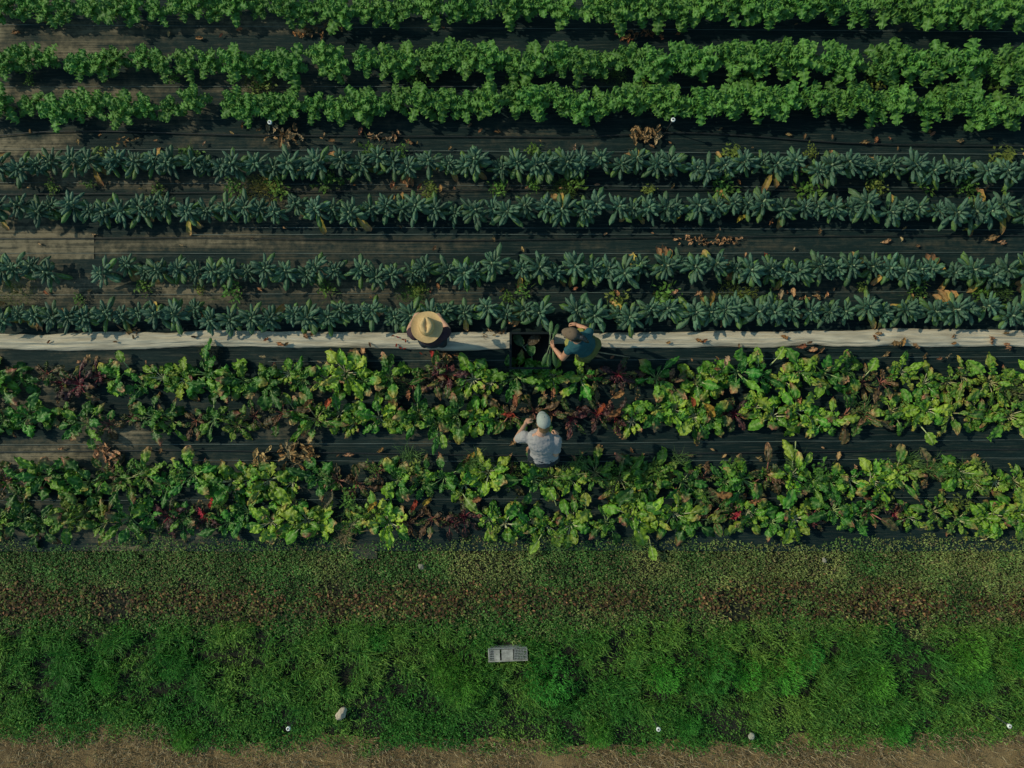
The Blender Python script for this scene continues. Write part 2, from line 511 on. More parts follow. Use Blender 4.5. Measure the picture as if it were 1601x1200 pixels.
def ribbon_line(pts, w, z):
    xs = np.linspace(pts[0][0], pts[-1][0], 160)
    ys = np.interp(xs, [p[0] for p in pts], [p[1] for p in pts])
    X = (xs - 800.5) / PXM; Y = (600 - ys) / PXM + 0.01 * (fbm(X * 1.2, X * 0, int(pts[0][1])) - 0.5)
    V = np.zeros((2, 160, 3))
    V[0, :, 0] = X; V[1, :, 0] = X; V[0, :, 1] = Y - w / 2; V[1, :, 1] = Y + w / 2
    V[:, :, 2] = z
    mb.grid(V, np.ones(V.shape))


mb = MB()
for pts in ([(-120, 39), (1750, 52)], [(-120, 137), (700, 136), (1750, 139)], [(-120, 233), (600, 236), (1750, 243)],
            [(-100, 285), (700, 290), (1750, 295)], [(380, 356), (1000, 357), (1750, 361)], [(300, 367), (1100, 366)], [(-100, 396), (800, 397), (1750, 394)],
            [(-120, 462), (500, 459), (1750, 455)], [(820, 521), (900, 521)], [(420, 565), (1000, 562), (1750, 556)], [(-50, 695), (900, 692), (1750, 686)],
            [(300, 719), (900, 721), (1750, 714)], [(-50, 782), (900, 779), (1750, 776)]):
    ribbon_line(pts, 0.007, 0.033)
o = mb.build("ground_marking_line", M_line, smooth=False); o["kind"] = "structure"

# ------------------------------------------------------------------ off-white row cover rolled into strips
M_shadowstain = None


def row_cover(ptsT, ptsB, label):
    pa, pb = ptsT[0][0], ptsT[-1][0]
    n = 240; m = 26
    px = np.linspace(pa, pb, n)
    T = np.interp(px, [p[0] for p in ptsT], [p[1] for p in ptsT]); B = np.interp(px, [p[0] for p in ptsB], [p[1] for p in ptsB])
    X = (px - 800.5) / PXM
    T = T + 5.0 * (fbm(X * 1.7, X * 0, 71) - 0.5); B = B + 8.0 * (fbm(X * 1.4, X * 0 + 3, 72) - 0.5)
    V = np.zeros((m, n, 3))
    for j in range(m):
        s = j / (m - 1)
        py = B * (1 - s) + T * s
        y = (600 - py) / PXM
        prof = math.sin(math.pi * s) ** 0.55
        z = 0.03 + 0.045 * prof * (0.8 + 0.4 * fbm(X * 1.2, X * 0, 77)) + 0.05 * (fbm(X * 1.5, s * 9 + X * 0.3, 73, 4) - 0.5) * (prof + 0.1)
        V[j, :, 0] = X; V[j, :, 1] = y; V[j, :, 2] = z
    mb = MB(); mb.grid(V, np.ones(V.shape))
    # underside that rests on the fabric
    Vb = V[[0, -1]].copy(); Vb[:, :, 2] = 0.024
    mb.grid(Vb[::-1], np.ones(Vb.shape))
    o = mb.build("row_cover_strip", M_cloth)
    return tag(o, label, "row cover", "rolled strips of row cover")


row_cover([(-140, 523), (0, 522), (60, 523), (150, 519), (260, 520), (330, 516), (420, 518), (560, 519), (700, 519), (797, 520)],
          [(-140, 548), (0, 547), (60, 548), (130, 550), (210, 547), (310, 540), (380, 540), (450, 543), (560, 543), (700, 546), (797, 545)],
          "off-white rolled row cover strip on which the straw-hatted person stands")
row_cover([(866, 523), (925, 520), (1000, 519), (1100, 518), (1200, 518), (1300, 516), (1400, 514), (1520, 516), (1760, 516)],
          [(866, 540), (925, 543), (985, 544), (1100, 543), (1200, 540), (1270, 539), (1310, 543), (1400, 541), (1500, 541), (1600, 540), (1760, 540)],
          "off-white rolled row cover strip reaching out behind the teal-shirted person")

# ------------------------------------------------------------------ plant prototypes
GREEN_CURLY = (0.082, 0.215, 0.034)


def proto_curly(seed, size=1.0):
    rng = random.Random(seed)
    lv, st = MB(), MB()
    hs = 0.30
    st.tube([(0, 0, 0), (0.01, 0, hs * 0.5), (0, 0.01, hs + 0.04)], [0.016, 0.014, 0.012], (0.2, 0.3, 0.1))
    n = 14
    for i in range(n):
        f = i / (n - 1)                      # 0 = outer, 1 = heart
        az = i * 2.39996 + rng.uniform(-.3, .3)
        L = (0.33 * (1 - f) + 0.15 * f) * rng.uniform(.85, 1.15) * size
        W = (0.175 * (1 - f) + 0.09 * f) * rng.uniform(.85, 1.15)
        p0 = R(mixc(28, 80, f) + rng.uniform(-10, 10)); p1 = R(mixc(-48, 25, f) + rng.uniform(-15, 15))
        c = np.array(GREEN_CURLY) * rng.uniform(0.8, 1.15) * (0.92 + 0.25 * f)
        c = mixc(c, (0.14, 0.29, 0.045), rng.uniform(0, .35))
        leaf(lv, (0, 0, hs - 0.1 * (1 - f)), az, L, W, p0, p1, ol_lobed, c, (0.16, 0.3, 0.11), rng, nu=30, nv=13, pet=0.22, cup=-0.08, edge=(0.13, 0.31, 0.05),
             ruf=0.028 * (0.75 + 0.25 * (1 - f)), ruf_f=rng.uniform(3.4, 4.6), rufw=.14, savoy=0.03, twist=rng.uniform(-.5, .5), bend=rng.uniform(-.4, .4), ribw=0.12,
             stem_r=0.006)
    return lv, st


def proto_dino(seed, yellow=0):
    rng = random.Random(seed)
    lv, st = MB(), MB()
    hs = 0.30
    st.tube([(0, 0, 0), (0.008, 0.004, hs * 0.5), (0, 0, hs + 0.04)], [0.014, 0.013, 0.011], (0.2, 0.26, 0.14))
    n = 28
    for i in range(n):
        f = i / (n - 1)
        az = i * 2.39996 + rng.uniform(-.4, .4)
        if rng.random() < .06:
            continue
        L = (0.265 * (1 - f) + 0.12 * f) * rng.uniform(.72, 1.15)
        W = (0.057 * (1 - f) + 0.032 * f) * rng.uniform(.85, 1.15)
        p0 = R(mixc(26, 74, f) + rng.uniform(-16, 16)); p1 = R(mixc(-48, 30, f) + rng.uniform(-25, 25))
        c = np.array((0.052, 0.122, 0.070)) * rng.uniform(.7, 1.25)
        if f < 0.22:
            L *= rng.uniform(.85, 1.15); W *= 1.25
            c = mixc(c, (0.10, 0.19, 0.03), rng.uniform(.2, 1))
        leaf(lv, (0, 0, hs - 0.13 * (1 - f)), az, L, W, p0, p1, ol_strap, c, (0.15, 0.22, 0.13), rng, nu=11, nv=7, pet=0.2, cup=-0.34,
             ruf=0.004, ruf_f=4, savoy=0.006, twist=rng.uniform(-.35, .35), bend=rng.uniform(-.35, .35), ribw=0.22, stem_r=0.005)
    ol = None
    if yellow:
        ol = MB()
        for k in range(yellow):
            az = rng.uniform(0, 6.28)
            c = rng.choice([(0.36, 0.27, 0.05), (0.30, 0.17, 0.06), (0.2, 0.25, 0.04)])
            leaf(ol, (0, 0, hs - 0.17), az, rng.uniform(.26, .34), rng.uniform(.065, .085), R(5), R(-60), ol_strap, c, (0.5, 0.35, 0.15), rng, nu=9, nv=5, pet=0.22,
                 cup=0.15, ruf=0.008, ruf_f=3, twist=rng.uniform(-.8, .8), tipc=(0.36, 0.2, 0.09), stem_r=0.005)
    return lv, st, ol


CHARD = {
    #      leaf colours                                    rib                stem               edge
    "deep": ([(0.032, 0.15, 0.016), (0.05, 0.20, 0.018), (0.03, 0.12, 0.014), (0.15, 0.32, 0.026)], (0.22, 0.34, 0.10), (0.32, 0.42, 0.16), (0.10, 0.24, 0.02)),
    "lime": ([(0.21, 0.37, 0.026), (0.30, 0.41, 0.042), (0.06, 0.22, 0.02), (0.11, 0.29, 0.022)], (0.36, 0.45, 0.16), (0.5, 0.5, 0.3), (0.26, 0.34, 0.03)),
    "olive": ([(0.09, 0.22, 0.022), (0.16, 0.28, 0.028), (0.055, 0.17, 0.018)], (0.3, 0.32, 0.12), (0.36, 0.34, 0.16), (0.26, 0.19, 0.04)),
    "red": ([(0.055, 0.026, 0.026), (0.10, 0.034, 0.034), (0.045, 0.036, 0.026), (0.045, 0.09, 0.02)], (0.2, 0.05, 0.05), (0.30, 0.045, 0.06), (0.20, 0.08, 0.045)),
    "bronze": ([(0.09, 0.085, 0.032), (0.14, 0.085, 0.04), (0.06, 0.11, 0.022), (0.05, 0.14, 0.016)], (0.30, 0.14, 0.08), (0.36, 0.14, 0.10), (0.28, 0.14, 0.05)),
}


def proto_chard(kind, seed):
    rng = random.Random(seed)
    cols, rib, stem, edge = CHARD[kind]
    lv, st = MB(), MB()
    n = {"red": 13, "bronze": 10, "olive": 15}.get(kind, 14)
    for i in range(n):
        f = i / (n - 1)
        az = i * 2.39996 + rng.uniform(-.4, .4)
        L = (0.47 * (1 - f) + 0.24 * f) * rng.uniform(.72, 1.2)
        W = (0.172 * (1 - f) + 0.085 * f) * rng.uniform(.6, 1.25)
        if kind == "olive":
            W *= 0.75
        if kind in ("red", "bronze"):
            W *= 0.66; L *= 0.88
        p0 = R(mixc(42, 85, f) + rng.uniform(-10, 10)); p1 = R(mixc(-55, 10, f) + rng.uniform(-35, 35))
        c = np.array(rng.choice(cols)) * rng.uniform(.75, 1.2)
        e = edge; tp = None
        u = rng.random()
        if f < 0.6 and u < 0.36:
            tp = rng.choice([(0.44, 0.27, 0.11), (0.42, 0.33, 0.06), (0.40, 0.20, 0.10), (0.32, 0.12, 0.07)])
        elif f < .6 and u < 0.36 and kind in ("deep", "lime"):
            c = np.array((0.25, 0.35, 0.035))
        leaf(lv, (0.012 * math.cos(az), 0.012 * math.sin(az), 0.01), az, L, W, p0, p1, rng.choice((ol_ovate, ol_ovate, ol_oval)), c, rib, rng, nu=19, nv=10, pet=0.42, cup=rng.uniform(-.26, .16),
             ruf=0.012, ruf_f=rng.uniform(2.5, 4), savoy=0.055, twist=rng.uniform(-1.0, 1.0), bend=rng.uniform(-.5, .5), ribw=0.2, edge=e if rng.random() < .4 else None,
             tipc=tp, stems=st, stem_r=0.0085, stem_col=stem)
    return lv, st


HIDE = Vector((0, 0, 0))


def make_protos():
    pr = {}
    for k in range(9):
        lv, st = proto_curly(100 + k)
        t = thing("curly_kale_plant", "x", "kale")
        lv.build("leaves", M_curly, t); st.build("stalk", M_stalk, t)
        pr.setdefault("curly", []).append(t)
    for k in range(14):
        lv, st, ol = proto_dino(200 + k, (0, 0, 0, 0, 1, 2, 0, 1, 3, 0, 0, 2, 0, 1)[k])
        t = thing("lacinato_kale_plant", "x", "kale")
        lv.build("leaves", M_dino, t); st.build("stalk", M_stalk, t)
        if ol:
            ol.build("withered_leaves", M_dead, t)
        pr.setdefault("dino_y" if ol else "dino", []).append(t)
    for kind in CHARD:
        for k in range(5 if kind in ("deep", "lime") else 4):
            lv, st = proto_chard(kind, hash(kind) % 7 * 0 + 300 + k + 40 * list(CHARD).index(kind))
            t = thing("chard_plant", "x", "chard")
            lv.build("leaves", M_chard, t); st.build("stems", M_stalk, t)
            pr.setdefault(kind, []).append(t)
    return pr


PROTO = make_protos()
used = set()
ONES = ["", "first", "second", "third", "fourth", "fifth", "sixth", "seventh", "eighth", "ninth", "tenth", "eleventh", "twelfth", "thirteenth", "fourteenth",
        "fifteenth", "sixteenth", "seventeenth", "eighteenth", "nineteenth"]


def ordinal(n):
    if n < 20:
        return ONES[n]
    t = {2: "twent", 3: "thirt", 4: "fort", 5: "fift", 6: "sixt", 7: "sevent"}[n // 10]
    return t + "ieth" if n % 10 == 0 else t + "y-" + ONES[n % 10]


def place_plant(kind, loc, rz, scale, tilt):
    opts = PROTO[kind]
    src = opts[rnd.randrange(len(opts))]
    if src.name not in used:
        used.add(src.name)
        src.location = loc; src.rotation_euler = (tilt[0], tilt[1], rz); src.scale = (scale,) * 3
        return src
    return copy_thing(src, loc, rz, scale, tilt)


def in_frame(o):
    k = H / (H - 0.3)
    return abs(o.location.x * k * PXM) < 798


def label_row(objs, text, rowtext, group):
    """text(o) -> look of the plant; places are counted from the nearer end of the row"""
    objs.sort(key=lambda o: o.location.x)
    seen = [o for o in objs if in_frame(o)]
    n = len(seen)
    for o in objs:
        if o in seen:
            i = seen.index(o) + 1
            where = f"{ordinal(i)} from the left" if i <= n - i + 1 else f"{ordinal(n - i + 1)} from the right"
        else:
            out = [q for q in objs if q not in seen and (q.location.x < 0) == (o.location.x < 0)]
            out.sort(key=lambda q: abs(q.location.x))
            where = f"{ordinal(out.index(o) + 1)} outside the " + ("left" if o.location.x < 0 else "right") + " edge"
        tag(o, f"{text(o)}, {where}, {rowtext}", o["category"], group)


def plant_row(cpts, hc, spacing, kindf, rowtext, group, textf, gaps=(), jitter=(0.03, 0.03), sc=(0.85, 1.1), tilt=0.08, pxr=(-40, 1645)):
    objs = []
    px = pxr[0] + rnd.uniform(0, 8)
    while px < pxr[1]:
        if not any(a <= px <= b for a, b in gaps):
            py = np.interp(px, [p[0] for p in cpts], [p[1] for p in cpts])
            p = P(px, py, hc)
            kind = kindf(px)
            s = rnd.uniform(*sc) * SIZE(px, kind)
            o = place_plant(kind, (p.x + rnd.uniform(-jitter[0], jitter[0]), p.y + rnd.uniform(-jitter[1], jitter[1]), 0.015), rnd.uniform(0, 6.283), s,
                            (rnd.uniform(-tilt, tilt), rnd.uniform(-tilt, tilt)))
            o["_k"] = kind
            objs.append(o)
        px += spacing * PXM * rnd.uniform(.86, 1.14)
    label_row(objs, textf, rowtext, group)
    return objs


def SIZE(px, kind):
    if kind == "curly":
        return float(np.interp(px, [0, 400, 900, 1600], [0.86, 0.9, 1.0, 1.1]))
    if kind.startswith("dino"):
        return float(np.interp(px, [0, 500, 900, 1600], [0.9, 0.95, 1.0, 1.04]))
    return 1.0


CG, DG, KG = "curly green kale plants", "blue-green lacinato kale plants", "chard plants"
for cp, nm, gp in (([(-40, 2), (800, 6), (1640, 10)], "topmost curly kale row", ()),
                   ([(-40, 93), (500, 90), (900, 90), (1200, 92), (1640, 102)], "second curly kale row", [(197, 209), (235, 243)]),
                   ([(-40, 160), (500, 158), (1000, 158), (1300, 158), (1640, 168)], "third curly kale row", [(258, 275), (315, 330)])):
    plant_row(cp, 0.36, 0.315, lambda px: "curly", nm, CG, lambda o: "bright green frilly kale plant", gaps=gp, jitter=(.05, .05), sc=(.86, 1.16), tilt=.14)

dino_rows = [([(-40, 252), (400, 252), (800, 252), (1640, 262)], "first lacinato row", [(40, 48)]),
             ([(-40, 322), (600, 322), (1200, 320), (1640, 328)], "second lacinato row", [(60, 66)]),
             ([(-40, 424), (150, 418), (600, 422), (1100, 416), (1640, 424)], "third lacinato row", [(100, 140)]),
             ([(-40, 492), (600, 490), (1100, 484), (1640, 484)], "fourth lacinato row", [(655, 675), (868, 884)])]
for cp, nm, gp in dino_rows:
    plant_row(cp, 0.36, 0.248, lambda px: "dino_y" if rnd.random() < 0.36 else "dino", nm, DG,
              lambda o: "strap-leaved kale with yellowing leaves" if o["_k"] == "dino_y" else "grey-green strap-leaved kale", gaps=gp, jitter=(.045, .05), sc=(.86, 1.24), tilt=.17)


def seg(px, table, seed):
    """kind of chard at this place: (from, to, kinds)"""
    for a, b, ks in table:
        if a <= px < b:
            return rnd.choice(ks)
    return "deep"


D, Lm, O, Rd, B = "deep", "lime", "olive", "red", "bronze"
chard_rows = [
    ([(-40, 592), (400, 592), (800, 592), (1200, 586), (1640, 592)], "first chard row",
     [(-60, 60, [D, B, D]), (60, 125, [Rd]), (125, 160, [B, Rd]), (160, 250, [Lm, D]), (250, 310, [Lm, B]), (310, 590, [D, Lm, D, D]), (590, 640, [B, Rd, D]), (640, 705, [B, D, Rd]),
      (705, 780, [Lm]), (780, 850, [D, B, D]), (850, 935, [D, Lm]), (935, 1000, [Rd, Rd, B]), (1000, 1110, [Lm, B, D]), (1110, 1350, [Lm, Lm, D]), (1350, 1410, [B, Lm, O]), (1410, 1700, [Lm, O])], (850, 866)),
    ([(-40, 656), (400, 656), (700, 656), (800, 650), (900, 650), (1200, 648), (1640, 646)], "second chard row",
     [(-60, 140, [D, D, B]), (140, 200, [B, O, Lm]), (200, 260, [Rd, B, D]), (260, 400, [B, O, D]), (400, 520, [B, O, D, Lm]), (520, 700, [D, D, Lm]), (700, 780, [Lm, D]), (780, 860, [B, D, Rd]),
      (860, 975, [Rd, Rd, B]), (975, 1130, [Lm, D, Lm]), (1130, 1160, [Rd, B]), (1160, 1330, [Lm]), (1330, 1420, [O, B, Lm]), (1420, 1700, [O, Lm])], (-1, -1)),
    ([(-40, 748), (400, 748), (800, 750), (1200, 750), (1640, 746)], "third chard row",
     [(-60, 280, [D, D, B, O]), (280, 470, [D, D, Lm]), (470, 620, [D, D, B]), (620, 720, [D, Lm]), (720, 760, [Lm]), (760, 830, [B, Lm]), (830, 1050, [D, O, Lm]), (1050, 1220, [B, D, O]),
      (1220, 1400, [D, Lm]), (1400, 1470, [B, O]), (1470, 1700, [O, Lm, Lm])], (-1, -1)),
    ([(-40, 812), (400, 812), (800, 816), (1200, 812), (1640, 804)], "fourth chard row",
     [(-60, 120, [D, D, O]), (120, 250, [B, O, D]), (250, 345, [Rd, B, D]), (345, 480, [Lm, Lm, D]), (480, 640, [O, B, Lm, D]), (640, 745, [Rd, D, B]), (745, 850, [Lm, D]), (850, 1060, [Lm, Lm, D]),
      (1060, 1160, [O, B, D]), (1160, 1260, [D, Lm]), (1260, 1420, [B, Rd, O, D]), (1420, 1700, [O, Lm, Lm])], (-1, -1)),
]
LOOK = {"deep": "deep green broad-leaved chard", "lime": "yellow-green broad-leaved chard", "olive": "olive narrow-leaved chard", "red": "dark red chard with crimson stems",
        "bronze": "bronze withering chard"}
for cp, nm, tb, gp in chard_rows:
    plant_row(cp, 0.2, 0.29, lambda px: seg(px, tb, 0), nm, KG, lambda o: LOOK[o["_k"]], gaps=[gp], jitter=(0.06, 0.09), sc=(0.66, 1.14), tilt=0.27)
for k in list(PROTO):                                    # a prototype no row picked is not part of the field
    for t in PROTO[k]:
        if t.name not in used:
            for ch in list(t.children):
                bpy.data.objects.remove(ch)
            bpy.data.objects.remove(t)
for o in COL.objects:
    if "_k" in o:
        del o["_k"]

# ------------------------------------------------------------------ grass, weeds, straw (uncountable)
def fast_mesh(name, V, loops, starts, totals, C, mat):
    me = bpy.data.meshes.new(name)
    me.vertices.add(len(V)); me.vertices.foreach_set("co", V.astype(np.float32).ravel())
    me.loops.add(len(loops)); me.loops.foreach_set("vertex_index", loops.astype(np.int32))
    me.polygons.add(len(starts)); me.polygons.foreach_set("loop_start", starts.astype(np.int32)); me.polygons.foreach_set("loop_total", totals.astype(np.int32))
    a = me.color_attributes.new("tint", 'FLOAT_COLOR', 'POINT')
    cc = np.ones((len(V), 4), np.float32); cc[:, :3] = C
    a.data.foreach_set("color", cc.ravel())
    me.update(calc_edges=True)
    return link_mesh(name, me, mat)


def blades_arrays(x, y, z, h, w, az, lean, col, curl=0.8):
    """narrow blades: a quad and a tip triangle each"""
    n = len(x)
    dx, dy = np.cos(az), np.sin(az); sx, sy = -dy, dx
    V = np.zeros((n, 5, 3))
    l1 = lean * 0.45; l2 = lean + curl * lean
    m_r = np.sin(l1) * h * 0.55; m_z = np.cos(l1) * h * 0.55
    t_r = m_r + np.sin(np.minimum(l2, 1.9)) * h * 0.5; t_z = m_z + np.cos(np.minimum(l2, 1.9)) * h * 0.5
    for k, (r, zz, s) in enumerate(((0, 0, -.5), (0, 0, .5), (m_r, m_z, .45), (m_r, m_z, -.45), (t_r, t_z, 0))):
        V[:, k, 0] = x + dx * r + sx * w * s; V[:, k, 1] = y + dy * r + sy * w * s; V[:, k, 2] = z + zz
    b = np.arange(n) * 5
    loops = np.stack([b, b + 1, b + 2, b + 3, b + 3, b + 2, b + 4], 1).ravel()
    starts = np.stack([np.arange(n) * 7, np.arange(n) * 7 + 4], 1).ravel()
    totals = np.tile([4, 3], n)
    return V.reshape(-1, 3), loops, starts, totals, np.repeat(col, 5, 0)


def leaflets_arrays(x, y, z, L, w, az, tilt, col, fold=0.3):
    n = len(x)
    dx, dy = np.cos(az), np.sin(az); sx, sy = -dy, dx
    V = np.zeros((n, 4, 3))
    cz, sz = np.cos(tilt), np.sin(tilt)
    for k, (t, s) in enumerate(((0, 0), (.5, -.5), (1, 0), (.5, .5))):
        V[:, k, 0] = x + dx * L * t * cz + sx * w * s; V[:, k, 1] = y + dy * L * t * cz + sy * w * s
        V[:, k, 2] = z + L * t * sz + abs(s) * w * fold
    loops = np.arange(n * 4); starts = np.arange(n) * 4; totals = np.full(n, 4)
    return V.reshape(-1, 3), loops, starts, totals, np.repeat(col, 4, 0)


def join_arrays(parts):
    V, L, S, T, C = [], [], [], [], []
    vo = lo = 0
    for v, l, s, t, c in parts:
        V.append(v); L.append(l + vo); S.append(s + lo); T.append(t); C.append(c)
        vo += len(v); lo += len(l)
    return np.concatenate(V), np.concatenate(L), np.concatenate(S), np.concatenate(T), np.concatenate(C)


def scatter(n, py0, py1, edge_noise=14, seed=1):
    rs = np.random.RandomState(seed)
    x = rs.uniform(X0 + .4, X1 - .4, n); py = rs.uniform(py0 - 20, py1 + 20, n)
    lo = py0 + edge_noise * (fbm(x * 2.4, x * 0, seed) - 0.5) * 2; hi = py1 + edge_noise * (fbm(x * 2.4, x * 0 + 9, seed + 1) - 0.5) * 2
    k = (py > lo) & (py < hi)
    return x[k], py[k], rs


def pick(cols, idx):
    return np.array(cols, float)[idx]


# short olive clover and grass beside the chard
x, py, rs = scatter(175000, 840, 992, 22, 401)
y = (600 - py) / PXM
n1 = fbm(x * 1.6, y * 1.6, 41); n2 = fbm(x * 5, y * 5, 42)
keep = rs.rand(len(x)) < np.clip(1.35 - np.clip((n1 - .55) * 4, 0, .75) - np.clip((py - 905) / 30, 0, .6), 0.1, 1)
x, y, py, n1, n2 = x[keep], y[keep], py[keep], n1[keep], n2[keep]
n = len(x)
col = mixc(np.array((0.085, 0.195, 0.042)), np.array((0.29, 0.315, 0.095)), np.clip((n1 - .38 + x * .022) * 2 + (rs.rand(n) - .5) * .6, 0, 1)[:, None]) * (0.7 + 0.6 * rs.rand(n))[:, None]
n5 = fbm(x * 11, y * 11, 58, 2)
tall = (0.15 + 1.0 * n2) * (.2 + 1.7 * n5)
col = col * np.clip(0.35 + 1.3 * n2, .5, 1.5)[:, None]
col = np.where((rs.rand(n) < .13)[:, None], np.array((.26, .2, .09)) * (.5 + .8 * rs.rand(n))[:, None], col)
n5 = fbm(x * 11, y * 11, 58, 2)
half = rs.rand(n) < 0.5
A = leaflets_arrays(x[half], y[half], rs.uniform(-.02, .05, half.sum()) * tall[half], rs.uniform(.018, .045, half.sum()), rs.uniform(.009, .02, half.sum()), rs.uniform(0, 6.28, half.sum()),
                    rs.uniform(-.1, .9, half.sum()), col[half])
hh = ~half
Bq = blades_arrays(x[hh], y[hh], np.full(hh.sum(), -.045), rs.uniform(.05, .11, hh.sum()) * tall[hh], rs.uniform(.006, .011, hh.sum()), rs.uniform(0, 6.28, hh.sum()), rs.uniform(.2, 1.1, hh.sum()), col[hh])
o = fast_mesh("short_grass", *join_arrays([A, Bq]), M_grass); o["kind"] = "stuff"

# low reddish seedlings in their bare strip
x, py, rs = scatter(78000, 898, 988, 12, 431)
y = (600 - py) / PXM
c0 = np.interp(x * PXM + 800.5, [0, 400, 800, 1200, 1600], [938, 944, 938, 935, 944])
band = np.exp(-((py - c0) / (13 + 14 * fbm(x * 1.4, x * 0, 45))) ** 2)
n1 = fbm(x * 3.2, y * 3.2, 44); n3 = fbm(x * 1.1, y * 2, 47)
keep = rs.rand(len(x)) < band * np.clip(0.25 + (n1 - .35) * 2.4, 0.08, 1)
x, y, n1, n3 = x[keep], y[keep], n1[keep], n3[keep]; n = len(x)
cols = [(0.065, 0.042, 0.022), (0.13, 0.075, 0.035), (0.22, 0.09, 0.045), (0.36, 0.16, 0.08), (0.19, 0.19, 0.05), (0.10, 0.17, 0.035), (0.36, 0.25, 0.09)]
idx = rs.choice(7, n, p=[.30, .24, .09, .03, .14, .16, .04])
col = pick(cols, idx) * (0.7 + 0.6 * rs.rand(n))[:, None] * (0.7 + .6 * n3)[:, None]
A = leaflets_arrays(x, y, rs.uniform(-.03, .05, n), rs.uniform(.03, .07, n), rs.uniform(.016, .036, n), rs.uniform(0, 6.28, n), rs.uniform(-.3, .9, n), col, 0.5)
o = fast_mesh("red_seedling_leaves", *A, M_weed); o["kind"] = "stuff"

# long lush grass
x, py, rs = scatter(200000, 962, 1180, 20, 461)
y = (600 - py) / PXM
pe = path_edge(x) + 34 * (fbm(x * 2, y * 2, 52) - .5)
n1 = fbm(x * 1.3, y * 1.3, 48); n2 = fbm(x * 3.5, y * 3.5, 49); n5 = fbm(x * 10, y * 10, 59, 2)
dens = np.clip((pe + 22 - py) / 26, 0, 1) * np.clip((py - 958) / 28, 0, 1) * np.clip(0.4 + (n2 - .38) * 3, 0.36, 1) * np.clip(.1 + (n5 - .28) * 2.6 + np.clip((py - 1075) / 80, 0, .5), .08, 1)
keep = rs.rand(len(x)) < dens
n5 = n5[keep]
x, y, py, n1, n2 = x[keep], y[keep], py[keep], n1[keep], n2[keep]; n = len(x)
edge_short = np.interp(py, [960, 1000, 1085, 1130], [.45, 1, 1, .6])
col = mixc(np.array((0.048, 0.195, 0.026)), np.array((0.18, 0.32, 0.052)), np.clip((n1 - .36 + x * .018) * 2.2 + (rs.rand(n) - .5) * .7, 0, 1)[:, None]) * (0.55 + 0.8 * rs.rand(n))[:, None]
az = fbm(x * 1.7, y * 1.7, 55) * 12.56 + rs.normal(0, 1.9, n)
A = blades_arrays(x, y, np.full(n, -.05), rs.uniform(.10, .27, n) * edge_short * (0.1 + 1.2 * n2) * (.25 + 1.5 * n5), rs.uniform(.006, .0125, n), az, rs.uniform(.25, 1.15, n), col)
k = rs.rand(n) < 0.28
m = k.sum()
Bq = leaflets_arrays(x[k], y[k], rs.uniform(-.02, .13, m) * edge_short[k] * (.3 + 1.2 * n2[k]), rs.uniform(.02, .05, m), rs.uniform(.009, .022, m), rs.uniform(0, 6.28, m), rs.uniform(-.5, .9, m), col[k])
o = fast_mesh("long_grass", *join_arrays([A, Bq]), M_grass); o["kind"] = "stuff"

# straw lying on the path
x, py, rs = scatter(60000, 1120, 1230, 6, 491)
y = (600 - py) / PXM
pe = path_edge(x) - 8 + 22 * (fbm(x * 4, y * 4, 52) - .5)
keep = (rs.rand(len(x)) < np.clip((py - pe) / 20 + .15, 0, 1) * np.clip(.3 + (fbm(x * 2.5, y * 2.5, 57) - .35) * 2.5, .08, 1)) & (y > -6.1)
x, y = x[keep], y[keep]; n = len(x)
col = pick([(0.42, 0.31, 0.17), (0.30, 0.21, 0.11), (0.18, 0.12, 0.06), (0.52, 0.42, 0.26), (0.13, 0.17, 0.05)], rs.choice(5, n, p=[.3, .3, .25, .08, .07])) * (0.6 + .6 * rs.rand(n))[:, None]
A = blades_arrays(x, y, rs.uniform(-.03, .0, n), rs.uniform(.04, .13, n), rs.uniform(.004, .008, n), rs.uniform(0, 6.28, n), rs.uniform(1.0, 1.5, n), col, curl=0.15)
o = fast_mesh("loose_straw", *A, M_straw); o["kind"] = "stuff"


# ------------------------------------------------------------------ feathery plants and tufts standing in the grass and on the fabric
def feathery(seed, col, spread=1.0, n=2300):
    """a rounded bush of fine thread-like leaves carried on thin branching stems"""
    rs = np.random.RandomState(seed)
    az = rs.uniform(0, 6.283, n); ct = rs.uniform(.05, 1, n); r = .30 * rs.rand(n) ** .38
    lump = .72 + .5 * fbm(np.cos(az) * 2.2 + seed, np.sin(az) * 2.2 + ct * 3, seed)
    r = r * lump; st = np.sqrt(1 - ct ** 2)
    x = np.cos(az) * st * r * spread; y = np.sin(az) * st * r * spread; z = ct * r * .95
    k = rs.rand(n) < np.clip((fbm(x * 16 + seed, y * 16, seed + 3) - .3) * 4, .12, 1)
    x, y, z, az = x[k], y[k], z[k], az[k]; m = len(x)
    c = np.array(col) * (.65 + .75 * rs.rand(m, 1))
    parts = [blades_arrays(x, y, z, rs.uniform(.025, .065, m), rs.uniform(.004, .008, m), az + rs.normal(0, .9, m), rs.uniform(.2, 1.3, m), c)]
    q = 26
    parts.append(blades_arrays(np.zeros(q), np.zeros(q), np.zeros(q), rs.uniform(.14, .27, q), np.full(q, .006), rs.uniform(0, 6.28, q), rs.uniform(.1, .9, q), np.repeat(np.array(col)[None] * .8, q, 0), curl=0.2))
    return join_arrays(parts)


def tuft(seed, col, n=46, hmin=.12, hmax=.3, w=.007, lean=1.0):
    rs = np.random.RandomState(seed)
    c = np.array(col) * (0.65 + .7 * rs.rand(n, 1))
    return blades_arrays(rs.normal(0, .06, n), rs.normal(0, .05, n), np.zeros(n), rs.uniform(hmin, hmax, n), rs.uniform(.6, 1.2, n) * w, rs.uniform(0, 6.28, n), rs.uniform(.2, lean, n), c)


